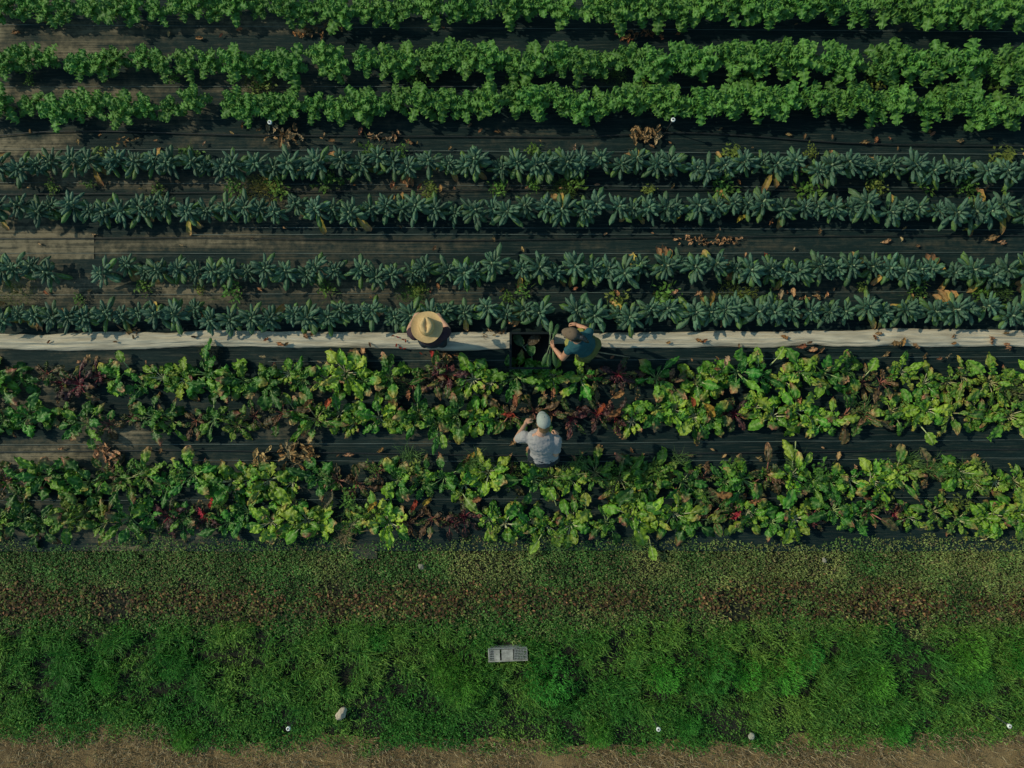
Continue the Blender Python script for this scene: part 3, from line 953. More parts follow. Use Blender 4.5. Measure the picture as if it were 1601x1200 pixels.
F_GREEN, F_DEEP = (0.085, 0.30, 0.03), (0.055, 0.24, 0.03)
feath = [(855, 1058, 1.15, "biggest feathery green weed, right below the grey crate"), (728, 1062, 1.1, "feathery green weed to the lower left of the grey crate"),
         (690, 1040, .8, "small feathery weed left of the grey crate"), (275, 1036, .75, "small dark feathery weed in the left part of the long grass"),
         (168, 1058, .7, "dark feathery weed nearest the left end of the long grass"), (1036, 1052, .85, "feathery weed in the grass just right of the middle"),
         (1108, 1040, 1.2, "broad bright feathery weed between two smaller ones right of the middle"), (1163, 1052, .8, "feathery weed right beside the broad bright one"),
         (1222, 1050, 1.0, "dark feathery weed with a deep shadow on its right"), (1262, 1026, .75, "small feathery weed above the dark feathery one"),
         (1368, 1062, .9, "feathery weed among long combed grass blades"), (1508, 1022, 1.0, "feathery weed near the upper right of the long grass"),
         (1528, 1056, .7, "small feathery weed below the upper right feathery one"), (1592, 1028, .9, "feathery weed cut by the right picture edge"),
         (1398, 1142, .7, "lone feathery weed at the edge of the straw path"), (1075, 1128, .6, "small feathery weed beside a white sprinkler head"),
         (936, 1146, .65, "small feathery weed near the path, below the middle"), (292, 1152, .6, "leafy feathery weed growing into the straw path at left"),
         (590, 1000, .6, "pale feathery weed high in the long grass left of the crate")]
for i, (px, py, s, lab) in enumerate(feath):
    A = feathery(700 + i, F_GREEN if i % 3 else F_DEEP)
    o = fast_mesh("feathery_weed", *A, M_weed)
    o.location = P(px, py, 0.0) + Vector((0, 0, -.03)); o.scale = (s * 1.15, s * 1.15, s * 1.15); o.rotation_euler = (0, 0, i * 1.3)
    tag(o, lab, "weed", "feathery weeds in the long grass")

clumps = [(412, 294, 1.0, (0.20, 0.19, 0.04), "golden-green weed mound between the first and second lacinato rows"),
          (402, 132, .8, (0.13, 0.16, 0.04), "olive weed clump between the second and third curly rows"),
          (1152, 458, .95, (0.17, 0.24, 0.035), "yellow-green weed mound between the third and fourth lacinato rows"),
          (24, 456, .95, (0.11, 0.17, 0.03), "green weed mound by the left edge between lacinato rows"),
          (645, 459, .8, (0.10, 0.19, 0.035), "green weed sprig just above the straw hat"),
          (1560, 452, .9, (0.09, 0.17, 0.035), "flat weed clump between lacinato rows by the right edge"),
          (326, 548, .55, (0.11, 0.12, 0.05), "small grey-green weed on the fabric under the white strip"),
          (612, 606, .8, (0.11, 0.19, 0.06), "pale-flecked weed among the chard left of centre"),
          (1582, 612, .9, (0.22, 0.24, 0.10), "pale straw-tipped weed among chard by the right edge"),
          (790, 742, .9, (0.10, 0.20, 0.035), "leafy weed below the grey-shirted person"),
          (960, 118, .7, (0.10, 0.15, 0.035), "olive weed in the gap of curly rows"),
          (876, 296, .7, (0.09, 0.17, 0.03), "green weed between lacinato rows above the teal-shirted person")]
for i, (px, py, s, c, lab) in enumerate(clumps):
    A = feathery(800 + i, c, 1.1, 1100)
    o = fast_mesh("weed_clump", *A, M_weed)
    o.location = P(px, py, 0.1) + Vector((0, 0, -.08)); o.scale = (s, s * .8, s * .8)
    tag(o, lab, "weed", "weeds growing through the fabric")

sprig_mesh = []
for k in range(6):
    rs_ = np.random.RandomState(870 + k)
    nn = 60; cc = np.array([(0.10, .2, .03), (.16, .21, .04), (.08, .17, .03)][k % 3]) * (.6 + .8 * rs_.rand(nn, 1))
    A = join_arrays([leaflets_arrays(rs_.normal(0, .055, nn), rs_.normal(0, .045, nn), rs_.uniform(0, .1, nn), rs_.uniform(.025, .065, nn), rs_.uniform(.012, .03, nn), rs_.uniform(0, 6.28, nn), rs_.uniform(-.4, .8, nn), cc),
                     tuft(880 + k, (0.12, .19, .045), n=14, hmin=.06, hmax=.16, w=.005, lean=1.2)])
    o = fast_mesh("weed_sprig", *A, M_weed); sprig_mesh.append(o.data); bpy.data.objects.remove(o)
for nm, a, b, n in (("between first and second lacinato rows", 284, 298, 16), ("between third and fourth lacinato rows", 448, 470, 14), ("between second and third curly rows", 122, 136, 9),
                    ("along the path between chard beds", 728, 742, 18), ("under the first lacinato row", 232, 246, 8), ("between the third and fourth chard rows", 776, 792, 12)):
    objs = []
    for k in range(n):
        o = bpy.data.objects.new("weed_sprig", sprig_mesh[rnd.randrange(6)]); COL.objects.link(o)
        o.location = P(20 + 1560 * (k + rnd.random()) / n, rnd.uniform(a, b), .04); o.rotation_euler = (0, 0, rnd.uniform(0, 6.28)); o.scale = (rnd.uniform(.7, 1.7),) * 3
        o["category"] = "weed"; objs.append(o)
    label_row(objs, lambda o: "low weed sprig", nm, "low weed sprigs")

tufts = [(1060, 718, "long-bladed grass tuft on the fabric right of the grey-shirted person"), (905, 722, "grass tuft right next to the grey-shirted person"), (1425, 722, "long grass tuft above the third chard row at right"),
         (1455, 730, "grass tuft beside the long tuft at right"), (1240, 722, "thin grass tuft above the third chard row"), (552, 800, "grass tuft among the fourth chard row left of centre"),
         (640, 712, "thin wiry grass on the fabric path left of centre"), (740, 722, "wiry grass by a brown dead leaf pile"), (985, 742, "grass tuft over the third chard row"),
         (1100, 775, "grass tuft between third and fourth chard rows"), (880, 745, "dense grass tuft below the grey-shirted person"), (870, 850, "grass tuft at the lower chard edge"),
         (1000, 848, "grass tuft at the lower chard edge right of centre"), (1510, 735, "grass tuft in the olive chard"), (540, 834, "straw-coloured grass tuft at the lower chard edge"), (1350, 640, "grass sprig in second chard row")]
for i, (px, py, lab) in enumerate(tufts):
    A = tuft(900 + i, (0.12, 0.22, 0.06) if "straw" not in lab else (0.26, 0.2, 0.1), n=60 + (i * 17) % 60, lean=1.25)
    o = fast_mesh("grass_tuft", *A, M_grass); o.location = P(px, py, 0.1) + Vector((0, 0, -.09)); o.rotation_euler = (0, 0, i)
    tag(o, lab, "grass tuft", "grass tufts on the fabric")

# ------------------------------------------------------------------ dead leaves
def dead_proto(seed, L=.2, W=.08):
    rng = random.Random(seed); mb = MB()
    leaf(mb, (-L / 2, 0, .02), 0, L, W, R(rng.uniform(0, 25)), R(rng.uniform(-35, 10)), ol_oval, (0.33, 0.225, 0.125), (0.42, 0.31, 0.19), rng, nu=13, nv=8, pet=.15,
         cup=rng.uniform(.1, .5), ruf=.014, ruf_f=3, savoy=.07 * W / .08, twist=rng.uniform(-1.0, 1.0), bend=rng.uniform(-1, 1), stem_r=.004, edge=(0.2, .1, .05))
    return mb


def recol(mb, f):
    mb.c = [tuple(np.array(c) * np.array(f)) for c in mb.c]
    return mb


TONES = {"tan": (1.25, 1.15, 1.0), "brown": (.75, .68, .58), "rust": (1.05, .76, .58), "pink": (1.2, .85, .8), "red": (1.0, .22, .25), "yellow": (1.35, 1.45, .4), "cream": (1.35, 1.45, 1.5)}
dead_meshes = {}
for tname, f in TONES.items():
    for k in range(3):
        mbk = recol(dead_proto(1000 + k + 10 * len(dead_meshes)), f)
        me = mbk.mesh("dead_leaf"); me.materials.append(M_dead)
        me.polygons.foreach_set("use_smooth", np.ones(len(me.polygons), dtype=bool))
        dead_meshes.setdefault(tname, []).append(me)


def dead_leaf(px, py, size, tone, lab, z=.035, rz=None, grp="fallen dead leaves"):
    o = bpy.data.objects.new("dead_leaf", rnd.choice(dead_meshes[tone])); COL.objects.link(o)
    p = P(px, py, z); o.location = p
    o.rotation_euler = (rnd.uniform(-.35, .35), rnd.uniform(-.3, .3), rnd.uniform(0, 6.28) if rz is None else rz)
    o.scale = (size, size * rnd.uniform(.8, 1.2), size)
    tag(o, lab, "dead leaf", grp)
    return o


W_ = "on the white strip"
manual = [(1385, 378, 1.0, "tan", "long tan dead leaf lying flat on the fabric below the second lacinato row", 0.0), (1548, 372, 1.25, "tan", "split tan dead leaf near the right edge below second lacinato row", .4),
          (1566, 381, 1.0, "tan", "tan dead leaf overlapping the split tan one at right", -.3), (1512, 359, .9, "yellow", "yellow-green fallen leaf right of the long tan leaf", .1),
          (1410, 374, .5, "cream", "small curled pale leaf next to the long tan leaf", 1.2), (562, 204, .9, "pink", "upright pinkish dead leaf under the third curly row", 1.5), (553, 222, .7, "cream", "curled pale leaf under the pinkish dead leaf", .2),
          (520, 219, .8, "brown", "flat tan-brown leaf left of the pinkish dead leaf", 0), (640, 221, .9, "brown", "long brown leaf curling right of the pinkish dead leaf", -.4), (1350, 223, 1.0, "tan", "long tan leaf below the third curly row at right", .1),
          (1370, 220, .8, "rust", "rusty leaf beside the long tan leaf below third curly row", .8), (1457, 209, .7, "pink", "pinkish folded leaf below the third curly row at right", 1.0), (1500, 221, .8, "tan", "crooked tan leaf below the third curly row far right", -.2),
          (1258, 214, .6, "brown", "forked brown leaf below the third curly row right of middle", 1.3), (1000, 203, .6, "tan", "small tan curl below a white sprinkler head", .3), (735, 197, .6, "cream", "small pale leaf on the fabric below third curly row", .2), (750, 204, .6, "pink", "small pinkish leaf near the small pale leaf", 1.1),
          (440, 537, .9, "rust", "rust-brown dead leaf clump on the white strip left of the straw hat", 0), (448, 538, .7, "brown", "brown leaf overlapping the rust clump " + W_, .6), (490, 521, .9, "rust", "orange-brown curled leaf on the upper edge of the white strip", .5), (478, 525, .8, "brown", "dark curled leaf beside the orange-brown one on the strip", 2.2),
          (180, 534, .5, "brown", "small dark crumpled leaf on the left part of the strip", .1), (1092, 530, .9, "rust", "rusty dead leaf on the white strip right of the teal-shirted person", -.2), (1101, 532, .7, "rust", "second rusty leaf on the strip touching the first one", .9),
          (1225, 527, .9, "rust", "slanted rusty leaf on the right half of the strip", -.4), (1252, 541, 1.1, "rust", "wide orange-brown leaf along the lower strip edge", .2), (1270, 546, 1.0, "tan", "tan leaf under the wide orange-brown leaf", .2), (1284, 547, .8, "brown", "brown leaf hanging off the lower strip edge", .9),
          (1410, 534, 1.0, "rust", "upright rusty leaf of the cluster on the right strip", 1.3), (1398, 538, 1.1, "brown", "flat brown leaf of the cluster on the right strip", .1), (1430, 540, .9, "brown", "brown leaf at the right of the strip cluster", -.6), (1490, 536, .6, "rust", "small rusty leaf on the strip between two clusters", .2),
          (1550, 530, 1.0, "tan", "tan leaf near the right end of the strip", -.9), (1575, 540, 1.0, "tan", "long tan leaf crossing the lower strip edge at far right", -.6), (1373, 520, .8, "tan", "tan leaf " + W_ + " near its upper edge", .2), (1572, 521, .7, "brown", "brown leaf on the upper strip edge far right", .1),
          (1385, 555, 1.0, "tan", "ragged tan leaf on black fabric under the strip cluster", .3), (1445, 556, .7, "brown", "brown leaf on the fabric under the right strip", 1.2), (1232, 556, .9, "tan", "tan leaf on the fabric below the wide orange-brown leaf", -1.1), (570, 549, 1.0, "tan", "rounded tan leaf on the fabric left of the straw hat", 1.4),
          (550, 550, .8, "brown", "pale brown leaf next to the rounded tan leaf", .2), (1137, 567, 1.2, "cream", "big pale dry leaf atop the first chard row", .9), (1120, 575, .7, "rust", "rust leaf beside the big pale dry leaf", .2),
          (545, 711, 1.1, "tan", "tan oblong dead leaf on the path between chard beds", .05), (596, 704, .9, "rust", "folded rust-tan leaf on the path between the chard beds", .3), (602, 721, 1.2, "rust", "big crumpled rust leaf on the path left of grey-shirted person", 1.0), (598, 729, .9, "pink", "pinkish leaf under the big crumpled rust leaf", 1.5),
          (727, 718, 1.2, "rust", "rust-orange leaf of the heap left of the grey-shirted person", 1.2), (738, 714, .9, "yellow", "yellow leaf of the heap left of the grey-shirted person", .4), (724, 732, .9, "brown", "brown leaf at the foot of the rust-orange leaf", .8),
          (1080, 711, .7, "tan", "small tan leaf on dark path right of the long grass tuft", 0), (1132, 712, .6, "tan", "pale leaf curl on the dark path", .9), (1187, 716, .9, "tan", "tan-orange leaf on the dark path left of a thin tuft", -.3), (1310, 712, .9, "tan", "tan leaf standing above the third chard row", 1.6),
          (898, 714, .7, "pink", "pinkish stalk-like leaf beside the grey-shirted person", -.5), (802, 692, .9, "tan", "crumpled tan leaf at the elbow of the grey-shirted person", .7), (630, 770, .0, "red", "", 0),
          (1130, 775, 1.5, "rust", "large rusty leaf between third and fourth chard rows", -.5), (1180, 780, 1.1, "rust", "round rusty leaf right of the large rusty leaf", .5), (1150, 806, 1.2, "red", "red leaf in the fourth chard row under the large rusty leaf", .4), (650, 793, 1.2, "red", "bright red leaf in the fourth chard row left of centre", .8),
          (665, 782, 1.0, "yellow", "yellow leaf beside the bright red leaf", 1.4), (332, 786, 1.0, "red", "red leaf in fourth chard row at left", 1.3), (316, 800, 1.0, "red", "second red leaf in fourth chard row at left", -1.), (745, 780, 1.0, "rust", "orange square-looking leaf between chard rows", 0.3), (580, 792, 1.1, "yellow", "yellow-orange leaf on the fourth chard row", 1.2), (745, 642, 0.0, "red", "", 0),
          (795, 646, 1.3, "red", "pinkish red leaf left of the grey cap", .1), (808, 628, 1.4, "rust", "brown-red hanging leaf above the grey-shirted person", 1.4), (865, 615, 1.1, "rust", "rusty stalked leaf above the grey cap", 1.1), (940, 640, 1.2, "red", "crimson leaf right of the grey cap in the second chard row", .9), (960, 650, 1.5, "rust", "long rusty red leaf in second chard row", .05), (965, 617, 1.3, "rust", "orange-brown leaf fan in the first chard row", .5),
          (1110, 635, 1.5, "yellow", "golden dried leaf in the second chard row right of centre", -.5), (1085, 627, .9, "red", "red leaf tip by the golden dried leaf", -1.0), (640, 617, 1.0, "rust", "orange leaf in first chard row left of centre", 1.5), (512, 630, 1.0, "red", "red stalked leaf in second chard row left of centre", 1.5), (483, 630, 1.1, "rust", "orange-edged leaf left of the red stalked leaf", 1.0),
          (680, 555, 1.1, "red", "dark red stalk leaf just below the straw hat", 1.5), (700, 560, 1.2, "tan", "long tan dead leaf below the straw hat", .1), (715, 556, 1.0, "rust", "rusty leaf beside the long tan leaf below the hat", -.2), (905, 493, 1.1, "yellow", "yellow ribbed leaf just above the brown cap", .05),
          (1198, 400, .8, "red", "reddish leaf on the third lacinato row right of middle", -1.0), (1128, 393, .6, "rust", "small rust leaf above the third lacinato row", 1.2), (1165, 398, .6, "tan", "small tan leaf above the third lacinato row", 1.4), (1088, 436, .5, "rust", "small orange leaf under the third lacinato row", 1.2), (1330, 400, .6, "tan", "tan leaf at top of the third lacinato row", .8), (1220, 460, 1.2, "cream", "pale split leaf above the fourth lacinato row", 1.4), (1238, 458, 1.1, "tan", "tan leaf beside the pale split leaf", 1.7), (1055, 458, .9, "tan", "tan leaf above the fourth lacinato row right of middle", .3),
          (1092, 458, .9, "tan", "slanting tan leaf by the yellow-green weed mound", .6), (965, 457, .8, "pink", "pinkish curl above the fourth lacinato row", -.6), (1127, 505, .8, "rust", "hanging orange leaf above the white strip", 1.5), (686, 448, .7, "rust", "orange leaf tip above the straw hat", 1.4), (690, 295, .8, "rust", "orange leaf between the first and second lacinato rows", 1.2), (614, 288, .9, "rust", "upright orange leaf below the first lacinato row", 1.5), (598, 236, .9, "yellow", "orange-yellow leaf at the top of the first lacinato row", -1.1),
          (680, 262, .8, "yellow", "yellow leaf in the first lacinato row", .8), (655, 292, .8, "rust", "orange-brown leaf over the second lacinato row", 1.3), (1157, 341, 1.0, "yellow", "orange-yellow leaf below the second lacinato row", 1.0), (1057, 340, .9, "yellow", "yellow curled leaf below the second lacinato row right of middle", .9), (1203, 346, .7, "rust", "amber leaf below the second lacinato row", 1.4), (892, 332, .7, "rust", "red-orange leaf hanging from the second lacinato row", .1),
          (1060, 53, .5, "rust", "rust leaf under the topmost curly row", .1), (980, 59, .9, "rust", "rust-red leaf litter bit above the second curly row", .2), (312, 59, .8, "pink", "pink-tan leaf above the second curly row at left", .1), (345, 55, .6, "pink", "pinkish leaf right of the pink-tan one", 1.1), (265, 53, .6, "tan", "tan leaf under the topmost curly row at left", 1.0), (25, 50, 1.0, "brown", "brown clump leaf by the top left corner", 0.2), (75, 33, 1.0, "brown", "dark brown leaf above the dusty top path", .3), (380, 197, .7, "rust", "small rust upright leaf under third curly row at left", 1.4)]
for px, py, s, tone, lab, rz in manual:
    if s > 0:
        onchard = 560 < py < 690 or 735 < py < 850
        ontop = onchard or 440 < py < 510 or 385 < py < 445 or 236 < py < 350
        zz = (.30 if onchard else .16) if ontop else (.09 if 515 < py < 546 else .04)
        dead_leaf(px, py, s * (.8 if onchard else .72), tone, lab, zz, rz)

# heaps of withered leaves
def leaf_heap(px, py, rx, ry, n, tones, lab, seed):
    fine = ry < .065
    rng = random.Random(seed); mb = MB()
    for k in range(n):
        a = rng.uniform(0, 6.28); r = math.sqrt(rng.random())
        b = MB(); L = rng.uniform(.04, .1) if fine else rng.uniform(.08, .18)
        f = TONES[rng.choice(tones)]; f = tuple(1.35 * q for q in f)
        leaf(b, (0, 0, 0), rng.uniform(0, 6.28), L, L * rng.uniform(.2, .45), R(rng.uniform(-5, 40)), R(rng.uniform(-50, 10)), ol_oval, (0.33, 0.225, 0.125), (0.42, 0.31, 0.19), rng, nu=9, nv=6, pet=.2,
             cup=rng.uniform(.1, .5), ruf=.012, savoy=.05, twist=rng.uniform(-1, 1), bend=rng.uniform(-1, 1), stem_r=.003)
        recol(b, np.array(f) * rng.uniform(.7, 1.15))
        dx, dy, dz = math.cos(a) * r * rx, math.sin(a) * r * ry, .015 + .07 * (1 - r) * rng.random() + 0.0
        off = len(mb.v)
        mb.v += [(v[0] + dx, v[1] + dy, max(v[2] + dz, .006)) for v in b.v]; mb.c += b.c; mb.f += [tuple(i + off for i in q) for q in b.f]
    o = mb.build("withered_leaf_heap", M_dead); o.location = P(px, py, 0) + Vector((0, 0, .025 if fine else .06))
    tag(o, lab, "dead leaves", "heaps of withered leaves")


for i, h in enumerate([(468, 706, .25, .17, 46, ["tan", "tan", "cream", "rust"], "largest heap of tan withered leaves, on the path between the chard beds"),
                       (172, 707, .17, .10, 20, ["tan", "brown", "tan"], "smaller tan leaf heap on the left part of the path between the chard beds"),
                       (412, 716, .16, .08, 12, ["rust", "tan"], "flat leaf heap just left of the largest heap"),
                       (1112, 377, .55, .035, 44, ["brown", "tan", "brown"], "long narrow line of brown leaf litter below the second lacinato row"),
                       (498, 51, .36, .05, 30, ["brown", "brown", "rust"], "line of brown leaf litter under the topmost curly row, left of centre"),
                       (1000, 57, .30, .05, 26, ["brown", "rust"], "line of rusty leaf litter under the topmost curly row, right of centre"),
                       (1010, 212, .26, .09, 26, ["tan", "brown", "cream"], "scattered pale litter heap below a white sprinkler head"),
                       (448, 215, .25, .07, 22, ["brown", "tan", "cream"], "pale litter heap below the third curly row, left of centre"),
                       (600, 214, .28, .05, 20, ["cream", "tan", "brown"], "litter line right of the upright pinkish dead leaf"),
                       (200, 222, .14, .06, 10, ["tan", "brown"], "small litter heap above the first lacinato row at left"),
                       (205, 519, .14, .05, 12, ["brown", "tan"], "dark litter on the upper edge of the strip at left"),
                       (770, 523, .18, .05, 14, ["brown", "cream"], "grey litter on the strip between straw hat and black bin"),
                       (890, 292, .2, .06, 12, ["tan", "brown"], "litter between first and second lacinato rows near the middle"),
                       (1240, 620, .12, .08, 8, ["rust", "tan"], "withered leaf bunch within the bright chard"),
                       (1275, 463, .2, .06, 12, ["tan", "pink"], "pinkish withered leaves above the fourth lacinato row")]):
    leaf_heap(*h, seed=1200 + i)

# small loose bits in the lanes, counted lane by lane
lanes = [("on the topmost fabric lane", 36, 58, 13, ["brown", "tan", "tan", "pink"]), ("in the lane below the third curly row", 198, 232, 26, ["brown", "tan", "cream", "tan", "pink"]),
         ("in the lane below the first lacinato row", 284, 297, 14, ["tan", "rust", "brown"]), ("in the lane below the second lacinato row", 352, 392, 20, ["tan", "brown", "cream", "brown"]),
         ("in the lane below the third lacinato row", 450, 466, 14, ["rust", "tan", "pink"]), ("lying on the white strip", 523, 540, 13, ["rust", "tan", "brown", "brown"]),
         ("on the fabric below the white strip", 548, 566, 16, ["tan", "brown", "cream", "pink"]), ("on the path between chard beds", 694, 730, 24, ["tan", "rust", "brown", "tan"])]
for nm, a, b, n, tones in lanes:
    objs = []
    for k in range(n):
        px = 30 + 1540 * (k + rnd.random()) / n; py = rnd.uniform(a, b)
        o = dead_leaf(px, py, rnd.uniform(.25, .5), rnd.choice(tones), "", .04 if "white" not in nm else .09, grp="small dead leaf bits")
        o.name = "dead_leaf_bit"
        objs.append(o)
    label_row(objs, lambda o: "dead leaf bit", nm, "small dead leaf bits")
# red petals of chard beside the straw hat
for k, (px, py) in enumerate([(615, 524), (622, 527), (630, 530), (634, 533), (620, 540), (627, 543), (633, 545), (658, 552)]):
    o = dead_leaf(px, py, .28, "red", f"{ordinal(k + 1)} from the left of the red chard scraps beside the straw hat", .09 if py < 544 else .04, grp="red chard scraps")
    o.name = "chard_scrap"

# tall single chard leaves that stand out above the canopy
def single_leaf(px, py, rz, L, W, c, rib, lab, tip=None, h=.3):
    rng = random.Random(int(px)); mb = MB(); st = MB()
    b = P(px, py, .05); L *= .84; W *= .76
    leaf(mb, (0, 0, 0), rz, L, W, R(48), R(-18), ol_oval, c, rib, rng, nu=15, nv=9, pet=.42, cup=.05, ruf=.012, ruf_f=3.2, savoy=.04, ribw=.22, stems=st, stem_r=.009, stem_col=rib, tipc=tip, bend=.2)
    t = thing("chard_leaf", lab, "chard leaf", (b.x, b.y, .03), "chard leaves standing out of the canopy")
    mb.build("leaf_blade", M_chard, t); st.build("leaf_stem", M_stalk, t)


LIMEC, RIBC = (0.19, 0.33, 0.032), (0.42, 0.48, 0.2)
for a in [(1184, 585, 1.6, .52, .17, LIMEC, RIBC, "tall lime leaf reaching up to the white strip"), (1205, 570, .9, .40, .18, LIMEC, RIBC, "broad lime leaf beside the tall one near the white strip"),
          (570, 590, 1.5, .42, .14, LIMEC, RIBC, "upright lime leaf atop the first chard row left of the straw hat"), (1262, 590, 1.3, .4, .15, LIMEC, RIBC, "lime leaf standing above first chard row at right"),
          (735, 585, 1.9, .45, .17, LIMEC, RIBC, "pale lime leaf below and right of the straw hat"), (915, 800, 1.5, .38, .20, (0.32, 0.36, 0.05), RIBC, "yellow-lime round leaf between the third and fourth chard rows"),
          (870, 790, 1.9, .38, .17, LIMEC, RIBC, "lime leaf left of the yellow-lime round leaf"), (720, 765, -1.0, .50, .17, (0.2, 0.3, 0.04), RIBC, "long hanging lime leaf over the dark red chard"), (1015, 840, -1.5, .42, .16, LIMEC, RIBC, "bright leaf hanging below the fourth chard row"),
          (1245, 690, -2.0, .40, .16, LIMEC, RIBC, "lime leaf hanging down over the dark path"), (1440, 665, -1.2, .40, .19, LIMEC, RIBC, "ragged broad lime leaf over the dark path at right"), (690, 665, -1.5, .44, .16, LIMEC, RIBC, "lime leaf hanging onto the path left of the grey-shirted person"), (143, 675, -1.4, .34, .15, (0.10, 0.25, 0.03), RIBC, "green leaf hanging onto the path at left"),
          (850, 832, -2.3, .46, .16, LIMEC, RIBC, "slanting lime leaf at the lower edge of fourth chard row"), (1090, 812, .1, .44, .16, (0.3, 0.34, 0.05), RIBC, "flat yellowish leaf in the fourth chard row"), (1085, 790, 1.2, .36, .15, (0.22, .28, .05), RIBC, "olive-lime leaf above the flat yellowish leaf"), (1250, 735, 1.0, .4, .13, LIMEC, RIBC, "stalked lime leaf above the third chard row"),
          (1060, 640, 1.9, .42, .16, LIMEC, RIBC, "yellow-green leaf right of the crimson chard"), (1270, 660, .4, .4, .19, (0.2, .33, .04), RIBC, "large green leaf in the second chard row right of centre"), (1350, 590, 1.0, .42, .2, LIMEC, RIBC, "wide lime leaf near the first chard row at right"), (1220, 790, .9, .42, .15, LIMEC, (0.55, 0.5, 0.35), "pale-stemmed leaf in the third chard row at right"), (460, 640, 2.0, .36, .16, LIMEC, RIBC, "lime leaf in the second chard row left of centre"),
          (330, 572, 1.8, .36, .15, LIMEC, RIBC, "lime leaf atop first chard row at left"), (200, 575, 1.9, .36, .16, LIMEC, RIBC, "lime-tipped leaf atop the first chard row far left"), (1500, 815, .2, .4, .13, LIMEC, RIBC, "slender lime leaf in the olive chard at right"), (1535, 845, .7, .34, .14, LIMEC, RIBC, "small lime leaf at lower right chard edge")]:
    single_leaf(*a)

# ------------------------------------------------------------------ drip hoses
def hose(pts, r, lab):
    px = np.linspace(pts[0][0], pts[-1][0], 120)
    py = np.interp(px, [p[0] for p in pts], [p[1] for p in pts])
    ker = np.hanning(9); ker /= ker.sum(); py = np.convolve(np.pad(py, 4, mode='edge'), ker, 'valid')
    mb = MB()
    mb.tube([(*P(a, b)[:2], .035 + r) for a, b in zip(px, py)], [r] * 120, (1, 1, 1), n=6)
    o = mb.build("drip_hose", M_hose); tag(o, lab, "hose", "drip irrigation hoses")


hose([(-120, 216), (0, 214), (60, 207), (160, 206), (400, 213), (800, 215), (900, 216), (960, 213), (1040, 208), (1120, 210), (1200, 216), (1300, 224), (1420, 228), (1720, 230)], .009,
     "black drip hose winding below the third curly kale row")
hose([(-120, 306), (200, 303), (500, 300), (900, 297), (1720, 300)], .007, "thin black drip hose between the first and second lacinato rows")
hose([(-120, 374), (300, 372), (700, 377), (1100, 371), (1720, 368)], .007, "thin black drip hose below the second lacinato row")
hose([(-120, 707), (300, 703), (800, 712), (1100, 708), (1720, 700)], .007, "thin black drip hose along the path between chard beds")

# ------------------------------------------------------------------ sprinklers on stakes
M_white = plain("white_plastic", (0.75, 0.75, 0.72), rough=0.45, namp=.08, bump=0)
M_stake = plain("dark_riser_plastic", (0.035, 0.04, 0.04), rough=0.5, namp=.2, bump=0)


def sprinkler(px, py, h, lab):
    p = P(px, py, h)
    t = thing("sprinkler", lab, "sprinkler", (p.x, p.y, -.03), "white-capped sprinklers on stakes")
    mb = MB(); mb.tube([(0, 0, 0), (0, 0, h * .6), (0, 0, h)], [.009, .008, .008], (1, 1, 1), n=8); mb.build("riser", M_stake, t)
    mb = MB()
    prof = [(.010, h - .03), (.022, h - .02), (.029, h), (.029, h + .014), (.025, h + .022), (.016, h + .024), (.013, h + .014), (.003, h + .013)]
    a = np.arange(18) / 18 * 6.2832
    V = np.array([[(r * math.cos(q), r * math.sin(q), z) for q in a] for r, z in prof]); mb.grid(V, np.ones(V.shape), closed=True)
    mb.f.append(tuple(range(len(mb.v) - 18, len(mb.v))))
    cap = mb.build("cap", M_white, t)
    mb = MB(); mb.tube([(0, 0, h + .012), (0, 0, h + .04)], [.007, .005], (1, 1, 1), n=10); mb.build("nozzle", M_stake, cap)


sprinkler(421, 190, .5, "white sprinkler head under the third curly kale row, left of centre")
sprinkler(1053, 186, .5, "white sprinkler head under the third curly kale row, right of centre")
sprinkler(450, 1140, .5, "white sprinkler head at the lower grass edge left of the grey crate")
sprinkler(1030, 1141, .5, "white sprinkler head in the lower grass, right of the grey crate")
sprinkler(1580, 1136, .5, "white sprinkler head by the straw path near the right edge")

# ------------------------------------------------------------------ stones
def stone(px, py, s, col, lab, seed):
    bm = bmesh.new(); bmesh.ops.create_icosphere(bm, subdivisions=4, radius=1)
    for v in bm.verts:
        n = mnoise.noise(v.co * 1.3 + Vector((seed, 0, 0))) * .35 + mnoise.noise(v.co * 3.5 + Vector((0, seed, 0))) * .14 + mnoise.noise(v.co * 9 + Vector((0, seed, 4))) * .05
        v.co = v.co * (1 + n); v.co.x *= s[0]; v.co.y *= s[1]; v.co.z *= s[2]
    me = bpy.data.meshes.new("stone"); bm.to_mesh(me); bm.free()
    o = link_mesh("stone", me, plain("stone_" + lab[:4], col, rough=.9, namp=.35, nscale=12, bump=.5, bscale=40, bdist=.01)); o.location = P(px, py, .1) + Vector((0, 0, -.02)); o.rotation_euler = (0, 0, seed)
    tag(o, lab, "stone", "stones in the grass")


stone(533, 1117, (.10, .058, .06), (0.40, 0.33, 0.25), "big pale jagged stone in the lower left grass", 1)
stone(1176, 1152, (.045, .045, .04), (0.30, 0.29, 0.23), "small grey-tan stone in the grass above the path at right", 2)
stone(658, 886, (.04, .035, .03), (0.22, 0.2, 0.15), "small pale stone in the short grass left of centre", 3)
stone(1290, 876, (.036, .028, .03), (0.24, 0.22, 0.17), "small pale stone in the short grass at right", 5)

